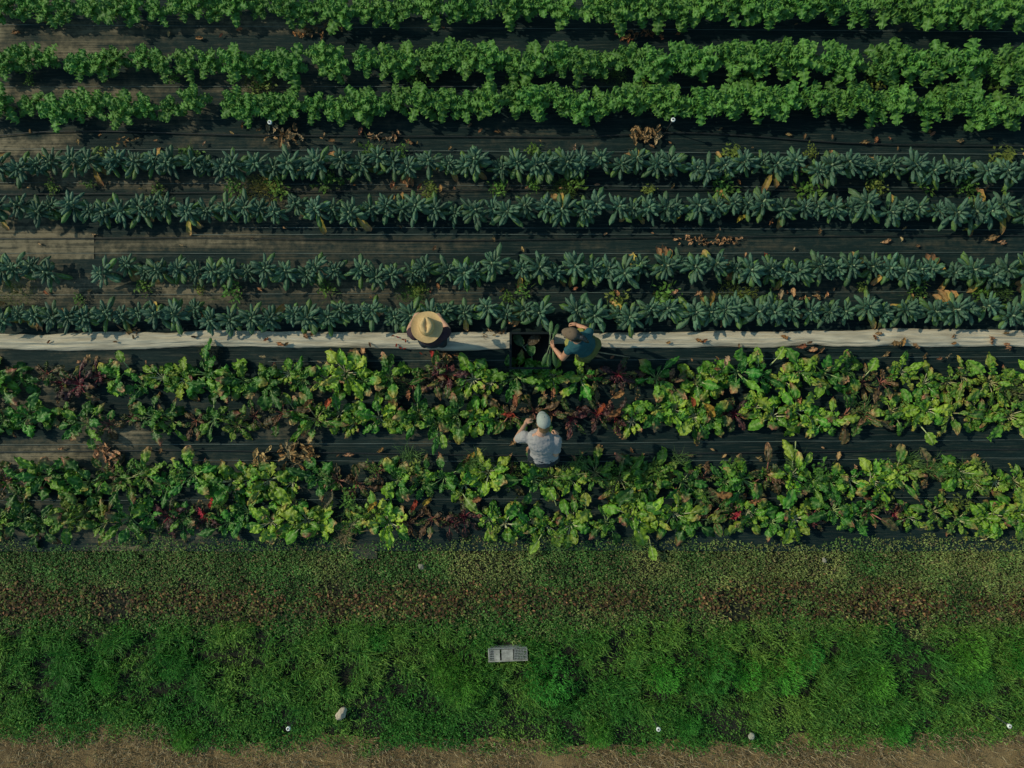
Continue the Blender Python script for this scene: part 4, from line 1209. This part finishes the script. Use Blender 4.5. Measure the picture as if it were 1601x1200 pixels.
# ------------------------------------------------------------------ grey vented crate lying in the grass
M_crate = plain("weathered_grey_plastic", (0.29, 0.28, 0.25), rough=.7, namp=.5, nscale=14, bump=.15)
M_cratein = plain("crate_mesh_plastic", (0.25, 0.26, 0.25), rough=.6, namp=.2, bump=0)
cp = P(794, 1025, .14)
crate = thing("vented_crate", "weathered grey vented plastic crate lying on its side in the long grass", "crate", (cp.x, cp.y, -.07), None, rz=.04)
Wc, Dc, Hc = .53, .16, .17
mb = MB()                                                # long side that now faces up: two solid panels and a lattice
for a, b in ((-.265 + .075, -.265 + .155), (-.265 + .178, -.265 + .338)):
    mb.box(((a + b) / 2, 0, Hc), (b - a, Dc - .01, .012), (1, 1, 1))
mb.build("side_panel", M_crate, crate, smooth=False)
mb = MB()
for k in range(9):
    mb.box((.09 + k * .0212, 0, Hc), (.006, Dc - .02, .008), (1, 1, 1))
for k in range(7):
    mb.box((.175, -Dc / 2 + .018 + k * .0222, Hc + .002), (.185, .006, .008), (1, 1, 1))
for k in range(4):
    mb.box((-.255 + k * .019, 0, Hc), (.006, Dc - .02, .008), (1, 1, 1))
for k in range(5):
    mb.box((-.228, -Dc / 2 + .02 + k * .032, Hc + .002), (.075, .006, .008), (1, 1, 1))
mb.build("lattice", M_cratein, crate, smooth=False)
mb = MB()
for x in (-Wc / 2, Wc / 2):
    mb.box((x, 0, Hc / 2), (.014, Dc, Hc), (1, 1, 1))
mb.build("end_wall", M_crate, crate, smooth=False)
mb = MB(); mb.box((0, Dc / 2 + .006, Hc / 2), (Wc + .014, .01, Hc - .01), (1, 1, 1)); mb.build("crate_bottom", M_cratein, crate, smooth=False)
mb = MB()
for yy in (-Dc / 2,):
    mb.box((0, yy, Hc + .004), (Wc + .02, .014, .02), (1, 1, 1)); mb.box((0, yy, .01), (Wc + .02, .014, .02), (1, 1, 1))
for x in (-.1, .08):
    mb.box((x, -Dc / 2, Hc / 2 + .004), (.014, .016, Hc - .02), (1, 1, 1))
mb.build("rim", M_crate, crate, smooth=False)

# ------------------------------------------------------------------ black harvest bin beside the teal-shirted person
M_bin = plain("black_bin_plastic", (0.005, 0.009, 0.010), rough=.6, spec=.2, namp=.3, bump=.1)
bp_ = P(829, 548, .3)
bin_ = thing("harvest_bin", "black open harvest bin with a few leaves inside, beside the white strip", "bin", (bp_.x, bp_.y, .03))
bw, bd, bh = .52, .46, .30
mb = MB()
for x in (-1, 1):
    mb.box((x * bw / 2, 0, bh / 2), (.012, bd + .012, bh), (1, 1, 1))
for y in (-1, 1):
    mb.box((0, y * bd / 2, bh / 2), (bw - .0125, .012, bh - .002), (1, 1, 1))
mb.build("bin_wall", M_bin, bin_, smooth=False)
mb = MB(); mb.box((0, 0, .008), (bw - .013, bd - .013, .012), (1, 1, 1)); mb.build("bin_floor", M_bin, bin_, smooth=False)
mb = MB()
for x in (-1, 1):
    mb.box((x * (bw / 2 + .008), 0, bh + .004), (.03, bd + .05, .012), (1, 1, 1))
for y in (-1, 1):
    mb.box((0, y * (bd / 2 + .008), bh + .0035), (bw - .015, .028, .011), (1, 1, 1))
mb.build("rim", M_bin, bin_, smooth=False)
for k, (dx, dy, rz, c, lab, nm) in enumerate([(.02, -.03, 1.7, (0.035, .12, .025), "dark green picked leaf lying in the black bin", 0), (.0, .12, .6, (0.10, .075, .04), "brownish picked leaf lying in the black bin", 0),
                                              (-.12, .1, 2.2, (0.05, .1, .03), "smaller green picked leaf in the corner of the black bin", 0)]):
    rng = random.Random(60 + k); mb = MB()
    leaf(mb, (0, 0, 0), 0, .3, .13, R(12), R(-14), ol_oval, c, mixc(c, (.4, .4, .3), .5), rng, nu=12, nv=8, pet=.3, cup=.1, ruf=.01, savoy=.03, stem_r=.007)
    o = mb.build("picked_leaf", M_chard); o.location = (bp_.x + dx - .12 * math.cos(rz), bp_.y + dy - .12 * math.sin(rz), .13 + .02 * k); o.rotation_euler = (0, 0, rz)
    tag(o, lab, "leaf", "picked leaves in the bin")

# ------------------------------------------------------------------ people
M_skin = plain("skin", (0.50, 0.27, 0.18), rough=.5, spec=.35, namp=.08, nscale=20, bump=.05)
M_skin2 = plain("tanned_skin", (0.46, 0.225, 0.14), rough=.5, spec=.35, namp=.08, nscale=20, bump=.05)


def ell(bm, c, r, rot=None, seg=20):
    ret = bmesh.ops.create_uvsphere(bm, u_segments=seg, v_segments=seg // 2 + 2, radius=1)
    for v in ret["verts"]:
        p = Vector((v.co.x * r[0], v.co.y * r[1], v.co.z * r[2]))
        if rot is not None:
            p = rot @ p
        v.co = p + Vector(c)


def limb(bm, pts, radii, n=14, sub=5):
    """tapered limb with rounded ends: many overlapping spheres along a polyline, fused by remeshing"""
    mbx = MB()
    P_, R_ = [], []
    for i in range(len(pts) - 1):
        for k in range(sub):
            t = k / sub
            P_.append(np.array(pts[i]) * (1 - t) + np.array(pts[i + 1]) * t); R_.append(radii[i] * (1 - t) + radii[i + 1] * t)
    P_.append(np.array(pts[-1])); R_.append(radii[-1])
    mbx.tube(P_, R_, (1, 1, 1), n=n)
    vs = [bm.verts.new(v) for v in mbx.v]
    for f in mbx.f:
        bm.faces.new([vs[i] for i in f])
    for i, p in enumerate(pts):
        ell(bm, p, (radii[i],) * 3, seg=12)


def loft(bm, secs, n=24):
    """elliptic sections: (centre, lateral half vector, depth half vector)"""
    rings = []
    for c, a, b in secs:
        c, a, b = Vector(c), Vector(a), Vector(b)
        rings.append([bm.verts.new(c + a * math.cos(t) * (1 if abs(math.cos(t)) < 2 else 1) + b * math.sin(t)) for t in [k / n * 6.2832 for k in range(n)]])
    for i in range(len(rings) - 1):
        for j in range(n):
            bm.faces.new((rings[i][j], rings[i][(j + 1) % n], rings[i + 1][(j + 1) % n], rings[i + 1][j]))
    bm.faces.new(rings[0][::-1]); bm.faces.new(rings[-1])


def fuse(bm, name, voxel, mat, parent=None, smooth=5, wrinkle=0.0, wscale=14.0):
    """one continuous surface out of overlapping volumes"""
    bmesh.ops.recalc_face_normals(bm, faces=bm.faces)
    me = bpy.data.meshes.new("tmp"); bm.to_mesh(me); bm.free()
    o = bpy.data.objects.new("tmp", me); COL.objects.link(o)
    md = o.modifiers.new("r", 'REMESH'); md.mode = 'VOXEL'; md.voxel_size = voxel
    ms = o.modifiers.new("s", 'SMOOTH'); ms.factor = .5; ms.iterations = smooth
    dg = bpy.context.evaluated_depsgraph_get()
    nm = bpy.data.meshes.new_from_object(o.evaluated_get(dg))
    bpy.data.objects.remove(o); bpy.data.meshes.remove(me)
    if wrinkle:
        nm.calc_loop_triangles()
        for v in nm.vertices:
            q = v.co * wscale
            v.co = v.co + v.normal * wrinkle * (mnoise.noise(Vector((q.x * .6, q.y * 1.4, q.z))) + .5 * mnoise.noise(q * 2.3))
    nm.name = name
    nm.materials.clear()
    return link_mesh(name, nm, mat, parent)


def frame(f, up):
    f = Vector(f).normalized(); l = Vector(up).cross(f).normalized(); u = f.cross(l).normalized()
    return Matrix((l, f, u)).transposed()            # columns: lateral, forward, up


def head_shape(bm, c, M):
    ell(bm, c, (.074, .094, .112), M)
    ell(bm, Vector(c) + M @ Vector((0, .035, -.07)), (.05, .055, .05), M, 14)           # jaw and chin
    ell(bm, Vector(c) + M @ Vector((0, .098, -.012)), (.013, .02, .024), M, 10)         # nose
    ell(bm, Vector(c) + M @ Vector((0, .088, .03)), (.05, .012, .012), M, 10)           # brow
    ell(bm, Vector(c) + M @ Vector((0, .086, -.055)), (.024, .012, .008), M, 10)        # lips
    for s in (-1, 1):
        ell(bm, Vector(c) + M @ Vector((s * .076, -.005, -.01)), (.01, .02, .032), M, 10)  # ears


def hand(bm, wrist, d, palm_n, side, curl=0.8, s=1.0):
    d = Vector(d).normalized(); n = Vector(palm_n); n = (n - d * n.dot(d)).normalized(); l = d.cross(n).normalized() * side
    M = Matrix((l, d, n)).transposed()
    w = Vector(wrist)
    ell(bm, w + d * .05 * s, (.041 * s, .055 * s, .016 * s), M, 16)
    for k, (off, L) in enumerate(((-.030, .058), (-.010, .072), (.011, .076), (.031, .068))):
        p0 = w + d * .088 * s + l * off * s
        a = curl * .55; p1 = p0 + (d * math.cos(a) + n * math.sin(a)) * L * .48 * s
        a = curl * 1.35; p2 = p1 + (d * math.cos(a) + n * math.sin(a)) * L * .33 * s
        a = curl * 2.0; p3 = p2 + (d * math.cos(a) + n * math.sin(a)) * L * .28 * s
        limb(bm, [p0, p1, p2, p3], [.0105 * s, .0098 * s, .009 * s, .008 * s], n=8, sub=2)
    q0 = w + d * .03 * s + l * .034 * s
    q1 = q0 + (d * .7 + l * .75 + n * .25).normalized() * .04 * s; q2 = q1 + (d * .85 + l * .1 + n * .5).normalized() * .032 * s
    limb(bm, [q0, q1, q2], [.014 * s, .0115 * s, .009 * s], n=8, sub=2)


def mid(a, b, t=.5):
    return Vector(a) * (1 - t) + Vector(b) * t


def build_person(sp):
    """sp: joints in world metres and clothing"""
    J = {k: Vector(v) for k, v in sp["J"].items()}
    hip, chest, neck, head = J["hip"], J["chest"], J["neck"], J["head"]
    lat = (J["shR"] - J["shL"]).normalized()
    spine = (neck - hip).normalized()
    back = lat.cross(spine).normalized()                   # towards the belly or the back
    fw = -back if (-back).dot(Vector(sp["face"])) > back.dot(Vector(sp["face"])) else back
    MH = frame(sp["face"], sp["headup"])
    sw = (J["shR"] - J["shL"]).length / 2
    hl = (J["hipR"] - J["hipL"]).normalized()
    # body: one continuous surface
    bm = bmesh.new()

    bulk = sp.get("bulk", 1.0)

    def torso(bm, g, dz=0.0, low=True):
        s = []
        if low:
            s += [(hip - spine * .10, hl * (.150 * bulk + g), fw * (.100 * bulk + g)), (hip - spine * .02, hl * (.168 * bulk + g), fw * (.116 * bulk + g))]
        s += [(mid(hip, chest, .35), mid(hl, lat) * (.145 * bulk + g), fw * (.100 * bulk + g)), (mid(hip, chest, .7), lat * (.155 * bulk + g), fw * (.108 * bulk + g)),
              (chest, lat * (.168 * bulk + g), fw * (.115 * bulk + g)), (mid(chest, neck, .5), lat * (.165 * bulk + g), fw * (.105 * bulk + g)), (mid(chest, neck, .85), lat * (.115 * bulk + g), fw * (.075 * bulk + g)), (neck - spine * .01, lat * (.06 * bulk + g), fw * (.055 * bulk + g))]
        loft(bm, s)
    torso(bm, 0)
    limb(bm, [neck - spine * .04, mid(neck, head, .75)], [.056, .052])
    head_shape(bm, head, MH)
    for S, sd_ in (("L", 1), ("R", -1)):
        limb(bm, [mid(J["sh" + S], chest, .15), J["sh" + S], mid(J["sh" + S], J["el" + S]), J["el" + S]], [.058, .053, .045, .036])
        limb(bm, [J["el" + S], mid(J["el" + S], J["wr" + S], .3), J["wr" + S]], [.036, .038, .024])
        hd = J["wr" + S] - J["el" + S]
        hand(bm, J["wr" + S] - hd.normalized() * .012, J.get("hd" + S, hd), J["pn" + S], -sd_, sp.get("curl", .8))
        limb(bm, [J["hip" + S], J["kn" + S], J["an" + S]], [.078, .052, .037])
        limb(bm, [J["an" + S], J["an" + S] + Vector((0, 0, -.05))], [.037, .036])
    person = fuse(bm, "person", .0062, sp["skin"])
    tag(person, sp["label"], "person")
    # eyes
    for s in (-1, 1):
        bm = bmesh.new(); ell(bm, head + MH @ Vector((s * .03, .083, .004)), (.012, .01, .009), MH, 12)
        me = bpy.data.meshes.new("eye"); bm.to_mesh(me); bm.free(); link_mesh("eye", me, M_eye, person)
    # shirt
    bm = bmesh.new(); torso(bm, .014)
    for S in "LR":
        sl = sp["sleeve"]
        limb(bm, [mid(J["sh" + S], chest, .3), J["sh" + S], mid(J["sh" + S], J["el" + S], sl)], [.07 * sp.get('arm', 1), .069 * sp.get('arm', 1), .066 * sp.get('arm', 1)])
    fuse(bm, "shirt", .0085, sp["shirt"], person, smooth=6, wrinkle=sp.get("wrinkle", .008))
    # trousers
    bm = bmesh.new()
    loft(bm, [(hip - spine * .13, hl * .165, fw * .125), (hip - spine * .03, hl * .176, fw * .13), (hip + spine * .05, hl * .172, fw * .126)])
    for S in "LR":
        limb(bm, [J["hip" + S], J["kn" + S], mid(J["kn" + S], J["an" + S], sp.get("leglen", .93))], [.098, .075, .068])
    fuse(bm, "trousers", .0095, sp["pants"], person, smooth=6, wrinkle=.008)
    # boots
    tf = Vector((sp["face"][0], sp["face"][1], 0)).normalized()
    for S in "LR":
        bm = bmesh.new(); a = J["an" + S]
        limb(bm, [a + Vector((0, 0, .12)), a + Vector((0, 0, -.03))], [.05, .052])
        ell(bm, Vector((a.x, a.y, .085)) + tf * .07, (.05, .125, .05), frame(tf, (0, 0, 1)), 18)
        fuse(bm, "boot", .009, M_boot, person, smooth=4)
    return person, J, MH, fw, spine, lat, hl


M_eye = plain("eye", (0.12, 0.09, 0.07), rough=.2, namp=.1, bump=0)
M_boot = plain("dark_rubber_boot", (0.03, 0.035, 0.03), rough=.5, bump=.1)
M_gray = plain("grey_cotton", (0.30, 0.28, 0.28), rough=.85, spec=.15, namp=.07, nscale=14, bump=.35, bscale=22, bdist=.012)
M_teal = plain("teal_cotton", (0.022, 0.08, 0.095), rough=.85, spec=.15, namp=.18, nscale=10, bump=.35, bscale=22, bdist=.012)
M_plum = plain("plum_cotton", (0.045, 0.025, 0.035), rough=.85, spec=.15, namp=.15, nscale=10, bump=.3, bscale=22, bdist=.012)
M_dark = plain("dark_denim", (0.02, 0.026, 0.034), rough=.85, spec=.15, namp=.2, nscale=12, bump=.3, bscale=40)
M_pants = plain("dark_olive_trousers", (0.10, 0.105, 0.03), rough=.7, namp=.2, nscale=8, bump=.3, bscale=20, bdist=.01)
M_olive = plain("yellow_rain_bib", (0.24, 0.21, 0.035), rough=.55, spec=.4, namp=.2, nscale=8, bump=.3, bscale=20, bdist=.01)
M_capg = plain("grey_cap_cloth", (0.30, 0.32, 0.29), rough=.85, namp=.12, nscale=20, bump=.3, bscale=90)
M_capb = plain("brown_cap_cloth", (0.13, 0.09, 0.06), rough=.85, namp=.15, nscale=20, bump=.3, bscale=90)
M_hairb = plain("brown_hair", (0.16, 0.09, 0.04), rough=.5, spec=.4, namp=.4, nscale=60, bump=.6, bscale=150, stretch=(1, 1, .2))
M_haird = plain("black_hair", (0.014, 0.014, 0.016), rough=.35, spec=.5, namp=.4, nscale=60, bump=.6, bscale=150, stretch=(1, 1, .2))


def cap(person, head, M, mat, name="cap", size=1.0):
    M = M * size
    mbx = MB()
    nu, nv = 14, 32
    V = np.zeros((nu, nv, 3))
    for i in range(nu):
        th = R(2 + 90 * i / (nu - 1)); rr = math.sin(th) ** .9; zz = math.cos(th)
        for j in range(nv):
            a = j / nv * 6.2832
            seam = 1 + .012 * abs(math.sin(a * 3)) ** .4
            q = M @ Vector((.086 * rr * math.cos(a) * seam, .102 * rr * math.sin(a) * seam, .022 + .1 * zz ** .85 if zz > 0 else .022))
            V[i, j] = q + head
    mbx.grid(V, np.ones(V.shape), closed=True); mbx.f.append(tuple(range(nv)))
    c = mbx.build(name, mat, person)
    mbx = MB()                                            # bill
    V = np.zeros((8, 17, 3))
    for i in range(8):
        t = i / 7
        for j in range(17):
            s = (j / 16 - .5) * 2
            a = R(90 + s * 62)
            r0 = Vector((.087 * math.cos(a), .102 * math.sin(a)))
            ext = .075 * t * (1 - .55 * s * s)
            q = M @ Vector((r0.x, r0.y + ext, .026 - .018 * t - .02 * s * s * t))
            V[i, j] = q + head
    mbx.grid(V, np.ones(V.shape))
    Vb = V - np.array(M @ Vector((0, 0, .005))); mbx.grid(Vb[::-1], np.ones(V.shape))
    mbx.build("bill", mat, c)
    mbx = MB(); p = head + M @ Vector((0, 0, .121)); mbx.tube([p, p + M @ Vector((0, 0, .006))], [.009, .006], (1, 1, 1), n=10); mbx.build("button", mat, c)
    return c


def hair(person, head, M, mat, tail=None):
    bm = bmesh.new()
    ell(bm, head + M @ Vector((0, -.014, .004)), (.080, .092, .104), M, 24)
    ell(bm, head + M @ Vector((0, -.055, -.05)), (.066, .05, .065), M, 18)
    if tail:
        limb(bm, [head + M @ Vector((0, -.085, .0))] + tail, [.03, .034, .026, .012][:len(tail) + 1])
    fuse(bm, "hair", .007, mat, person, smooth=3, wrinkle=.004, wscale=40)


# -- person in grey shirt, bent forward over the second chard row
J = {"hip": P(851, 711, .85), "chest": P(846, 691, 1.17), "neck": P(845, 677, 1.30), "head": P(850, 661, 1.39),
     "shL": P(820, 682, 1.20), "shR": P(870, 687, 1.19), "elL": P(807, 687, .95), "wrL": P(822, 662, .78), "elR": P(869, 710, 1.02), "wrR": P(870, 684, .88),
     "hipL": P(838, 711, .84), "hipR": P(861, 711, .84), "knL": P(834, 704, .45), "knR": P(866, 704, .45), "anL": P(832, 718, .1), "anR": P(868, 718, .1),
     "pnL": (.5, 0, -.8), "pnR": (-.5, 0, -.8)}
pg, J, MH, fw, spine, lat, hl = build_person(dict(J=J, face=(-.12, .75, -.62), headup=(.0, .62, .78), skin=M_skin, shirt=M_gray, pants=M_dark, sleeve=.62, wrinkle=.013, curl=.9,
                                                  label="person in a grey T-shirt and grey cap bending over the chard"))
hair(pg, J["head"], MH, M_hairb)
cap(pg, J["head"], MH, M_capg)

# -- person in teal shirt and yellow bib, stooping to the left
J = {"hip": P(918, 543, .84), "chest": P(907, 536, 1.12), "neck": P(902, 531, 1.26), "head": P(896, 523, 1.37),
     "shL": P(889, 547, 1.16), "shR": P(921, 519, 1.16), "elL": P(880, 560, .95), "wrL": P(867, 545, .86), "elR": P(917, 515, .93), "wrR": P(903, 508, .84),
     "hipL": P(917, 553, .82), "hipR": P(929, 538, .82), "knL": P(908, 556, .43), "knR": P(918, 541, .43), "anL": P(919, 560, .1), "anR": P(930, 545, .1),
     "pnL": (.4, .6, -.4), "pnR": (-.3, -.6, -.5)}
pt, J, MH, fw, spine, lat, hl = build_person(dict(J=J, face=(-.78, .34, -.52), headup=(-.5, .3, .8), skin=M_skin2, shirt=M_teal, pants=M_pants, sleeve=.05, arm=.86, bulk=.9, wrinkle=.007, curl=1.0,
                                                  label="person in a teal shirt, yellow bib and brown cap leaning beside the black bin"))
hair(pt, J["head"], MH, M_haird, [J["head"] + MH @ Vector((-.01, -.13, -.015)), J["head"] + MH @ Vector((.0, -.16, -.07)), J["head"] + MH @ Vector((.0, -.165, -.13))])
cap(pt, J["head"], MH, M_capb, size=.93)
bm = bmesh.new()                                          # bib front under the chest and round the waist
loft(bm, [(mid(J["hip"], J["chest"], .2) + fw * .085, lat * .168, fw * .095), (mid(J["hip"], J["chest"], .9) + fw * .095, lat * .172, fw * .085), (mid(J["chest"], J["neck"], .4) + fw * .095, lat * .15, fw * .07)])
fuse(bm, "bib", .009, M_olive, pt, smooth=5, wrinkle=.006)
# bunch of picked kale in the near hand
mb = MB(); rng = random.Random(77)
for k in range(7):
    leaf(mb, (rng.uniform(-.015, .015), rng.uniform(-.015, .015), 0), -1.6 + rng.uniform(-.5, .5) + (3.1 if k < 3 else 0), rng.uniform(.24, .36), rng.uniform(.05, .07), R(-5 + rng.uniform(-15, 25)), R(-45), ol_strap,
         (0.09, .19, .06), (.3, .38, .2), rng, nu=10, nv=6, pet=.35, cup=-.15, ruf=.006, twist=rng.uniform(-.5, .5), stem_r=.005)
o = mb.build("kale_bunch", M_dino); o.location = J["wrL"] + (J["wrL"] - J["elL"]).normalized() * .09 + Vector((0, 0, -.03))
tag(o, "bunch of picked green kale held by the teal-shirted person", "kale bunch")
mb = MB(); mb.tube([P(928, 549, .05), P(945, 552, .06), P(985, 558, .05)], [.011, .010, .006], (0.36, .28, .17), n=8)
o = mb.build("fallen_stalk", M_stalk); tag(o, "long pale fallen stalk behind the teal-shirted person", "stalk")

# -- person under the straw hat
J = {"hip": P(675, 527, .92), "chest": P(672, 521, 1.22), "neck": P(670, 517, 1.40), "head": P(668, 511, 1.50),
     "shL": P(648, 523, 1.30), "shR": P(694, 523, 1.30), "elL": P(640, 515, 1.04), "wrL": P(648, 497, .92), "elR": P(700, 514, 1.04), "wrR": P(688, 497, .92),
     "hipL": P(665, 530, .90), "hipR": P(687, 530, .90), "knL": P(663, 529, .47), "knR": P(690, 529, .47), "anL": P(664, 537, .1), "anR": P(691, 537, .1),
     "pnL": (.5, 0, -.8), "pnR": (-.5, 0, -.8)}
ps, J, MH, fw, spine, lat, hl = build_person(dict(J=J, face=(-.05, .83, -.55), headup=(.03, .42, .9), skin=M_skin, shirt=M_plum, pants=M_dark, sleeve=.55, label="person in a dark shirt hidden under a wide straw hat"))
hair(ps, J["head"], MH, M_hairb)


def straw_material():
    m, nt, b = mat_new("braided_straw")
    tc = N(nt, "ShaderNodeTexCoord")
    wv = N(nt, "ShaderNodeTexWave"); wv.wave_type = 'RINGS'; wv.rings_direction = 'Z'; wv.inputs["Scale"].default_value = 26; wv.inputs["Distortion"].default_value = .5; wv.inputs["Detail"].default_value = 2
    nt.links.new(tc.outputs["Object"], wv.inputs["Vector"])
    nz = N(nt, "ShaderNodeTexNoise"); nz.inputs["Scale"].default_value = 45; nz.inputs["Detail"].default_value = 4
    nt.links.new(tc.outputs["Object"], nz.inputs["Vector"])
    ad = N(nt, "ShaderNodeMath", operation='MULTIPLY_ADD'); ad.inputs[1].default_value = .35
    nt.links.new(wv.outputs["Fac"], ad.inputs[0]); nt.links.new(nz.outputs[0], ad.inputs[2])
    cr = N(nt, "ShaderNodeValToRGB"); cr.color_ramp.elements[0].position = .25; cr.color_ramp.elements[0].color = (.46, .29, .12, 1); cr.color_ramp.elements[1].position = .9; cr.color_ramp.elements[1].color = (.60, .405, .185, 1)
    nt.links.new(ad.outputs[0], cr.inputs[0]); nt.links.new(cr.outputs[0], b.inputs["Base Color"])
    b.inputs["Roughness"].default_value = .75
    bp = N(nt, "ShaderNodeBump"); bp.inputs["Strength"].default_value = .35; bp.inputs["Distance"].default_value = .004
    nt.links.new(ad.outputs[0], bp.inputs["Height"]); nt.links.new(bp.outputs[0], b.inputs["Normal"])
    return m


M_hat = straw_material()
M_band = plain("hat_band", (.20, .13, .06), rough=.8, bump=.2)
hc = J["head"] + Vector((0, 0, .045))
hat = bpy.data.objects.new("straw_hat", None); COL.objects.link(hat); hat.parent = ps; hat.location = hc; hat.rotation_euler = (R(-5), R(2), R(4))
CA, CB = .096, .115                                       # crown half axes
mb = MB(); nv = 72
V = np.zeros((16, nv, 3))
for i in range(16):
    t = i / 15
    for j in range(nv):
        a = j / nv * 6.2832
        R0 = .189 + .006 * math.cos(2 * a) + .003 * math.cos(5 * a + 1)
        x = CA * math.cos(a) * (1 - t) + R0 * .98 * math.cos(a) * t; y = CB * math.sin(a) * (1 - t) + R0 * 1.05 * math.sin(a) * t
        V[i, j] = (x, y, .0 + .014 * t * t * abs(math.cos(a)) ** 2 * 1.6 - .018 * t * abs(math.sin(a)) ** 2 + .003 * math.sin(3 * a + 1) * t + .008 * (1 - t) ** 3)
mb.grid(V, np.ones(V.shape), closed=True)
Vb = V - np.array((0, 0, .004)); mb.grid(Vb[::-1], np.ones(V.shape), closed=True)
E = np.array([V[-1], Vb[-1]]); mb.grid(E[::-1], np.ones(E.shape), closed=True)
mb.build("brim", M_hat, hat)
mb = MB()
V = np.zeros((18, nv, 3))
for i in range(18):
    t = i / 17
    for j in range(nv):
        a = j / nv * 6.2832
        ca, sa = math.cos(a), math.sin(a)
        if t < .62:                                       # side wall, leaning in towards a pinched front
            u = t / .62
            pin = 1 - .34 * u * max(0, sa) ** 1.5
            x = CA * ca * (1 - .16 * u) * pin; y = CB * sa * (1 - .16 * u); z = .125 * u - .012 * u * max(0, -sa)
            z += .018 * u * max(0, sa)
        else:                                             # top with a long dent
            u = (t - .62) / .38
            pin = 1 - .34 * max(0, sa) ** 1.5
            x = CA * ca * .84 * pin * (1 - u); y = CB * sa * .84 * (1 - u)
            zt = .125 - .012 * max(0, -sa) + .018 * max(0, sa)
            dent = math.exp(-(x / .013) ** 2) * (1 if u > 0 else 0)
            z = zt * (1 - u) + .128 * u + .012 * math.sin(math.pi * min(1, u * 1.4)) * 1.0 - .022 * dent * min(1, u * 3)
        V[i, j] = (x, y, z + .004)
mb.grid(V, np.ones(V.shape), closed=True)
mb.build("crown", M_hat, hat)
mb = MB()
V = np.zeros((3, nv, 3))
for i in range(3):
    for j in range(nv):
        a = j / nv * 6.2832; u = .03 + .12 * i
        V[i, j] = (CA * math.cos(a) * (1 - .16 * u) * (1 - .34 * u * max(0, math.sin(a)) ** 1.5) * 1.02, CB * math.sin(a) * (1 - .16 * u) * 1.02, .125 * u + .006)
mb.grid(V, np.ones(V.shape), closed=True)
mb.build("hat_band", M_hat, hat)
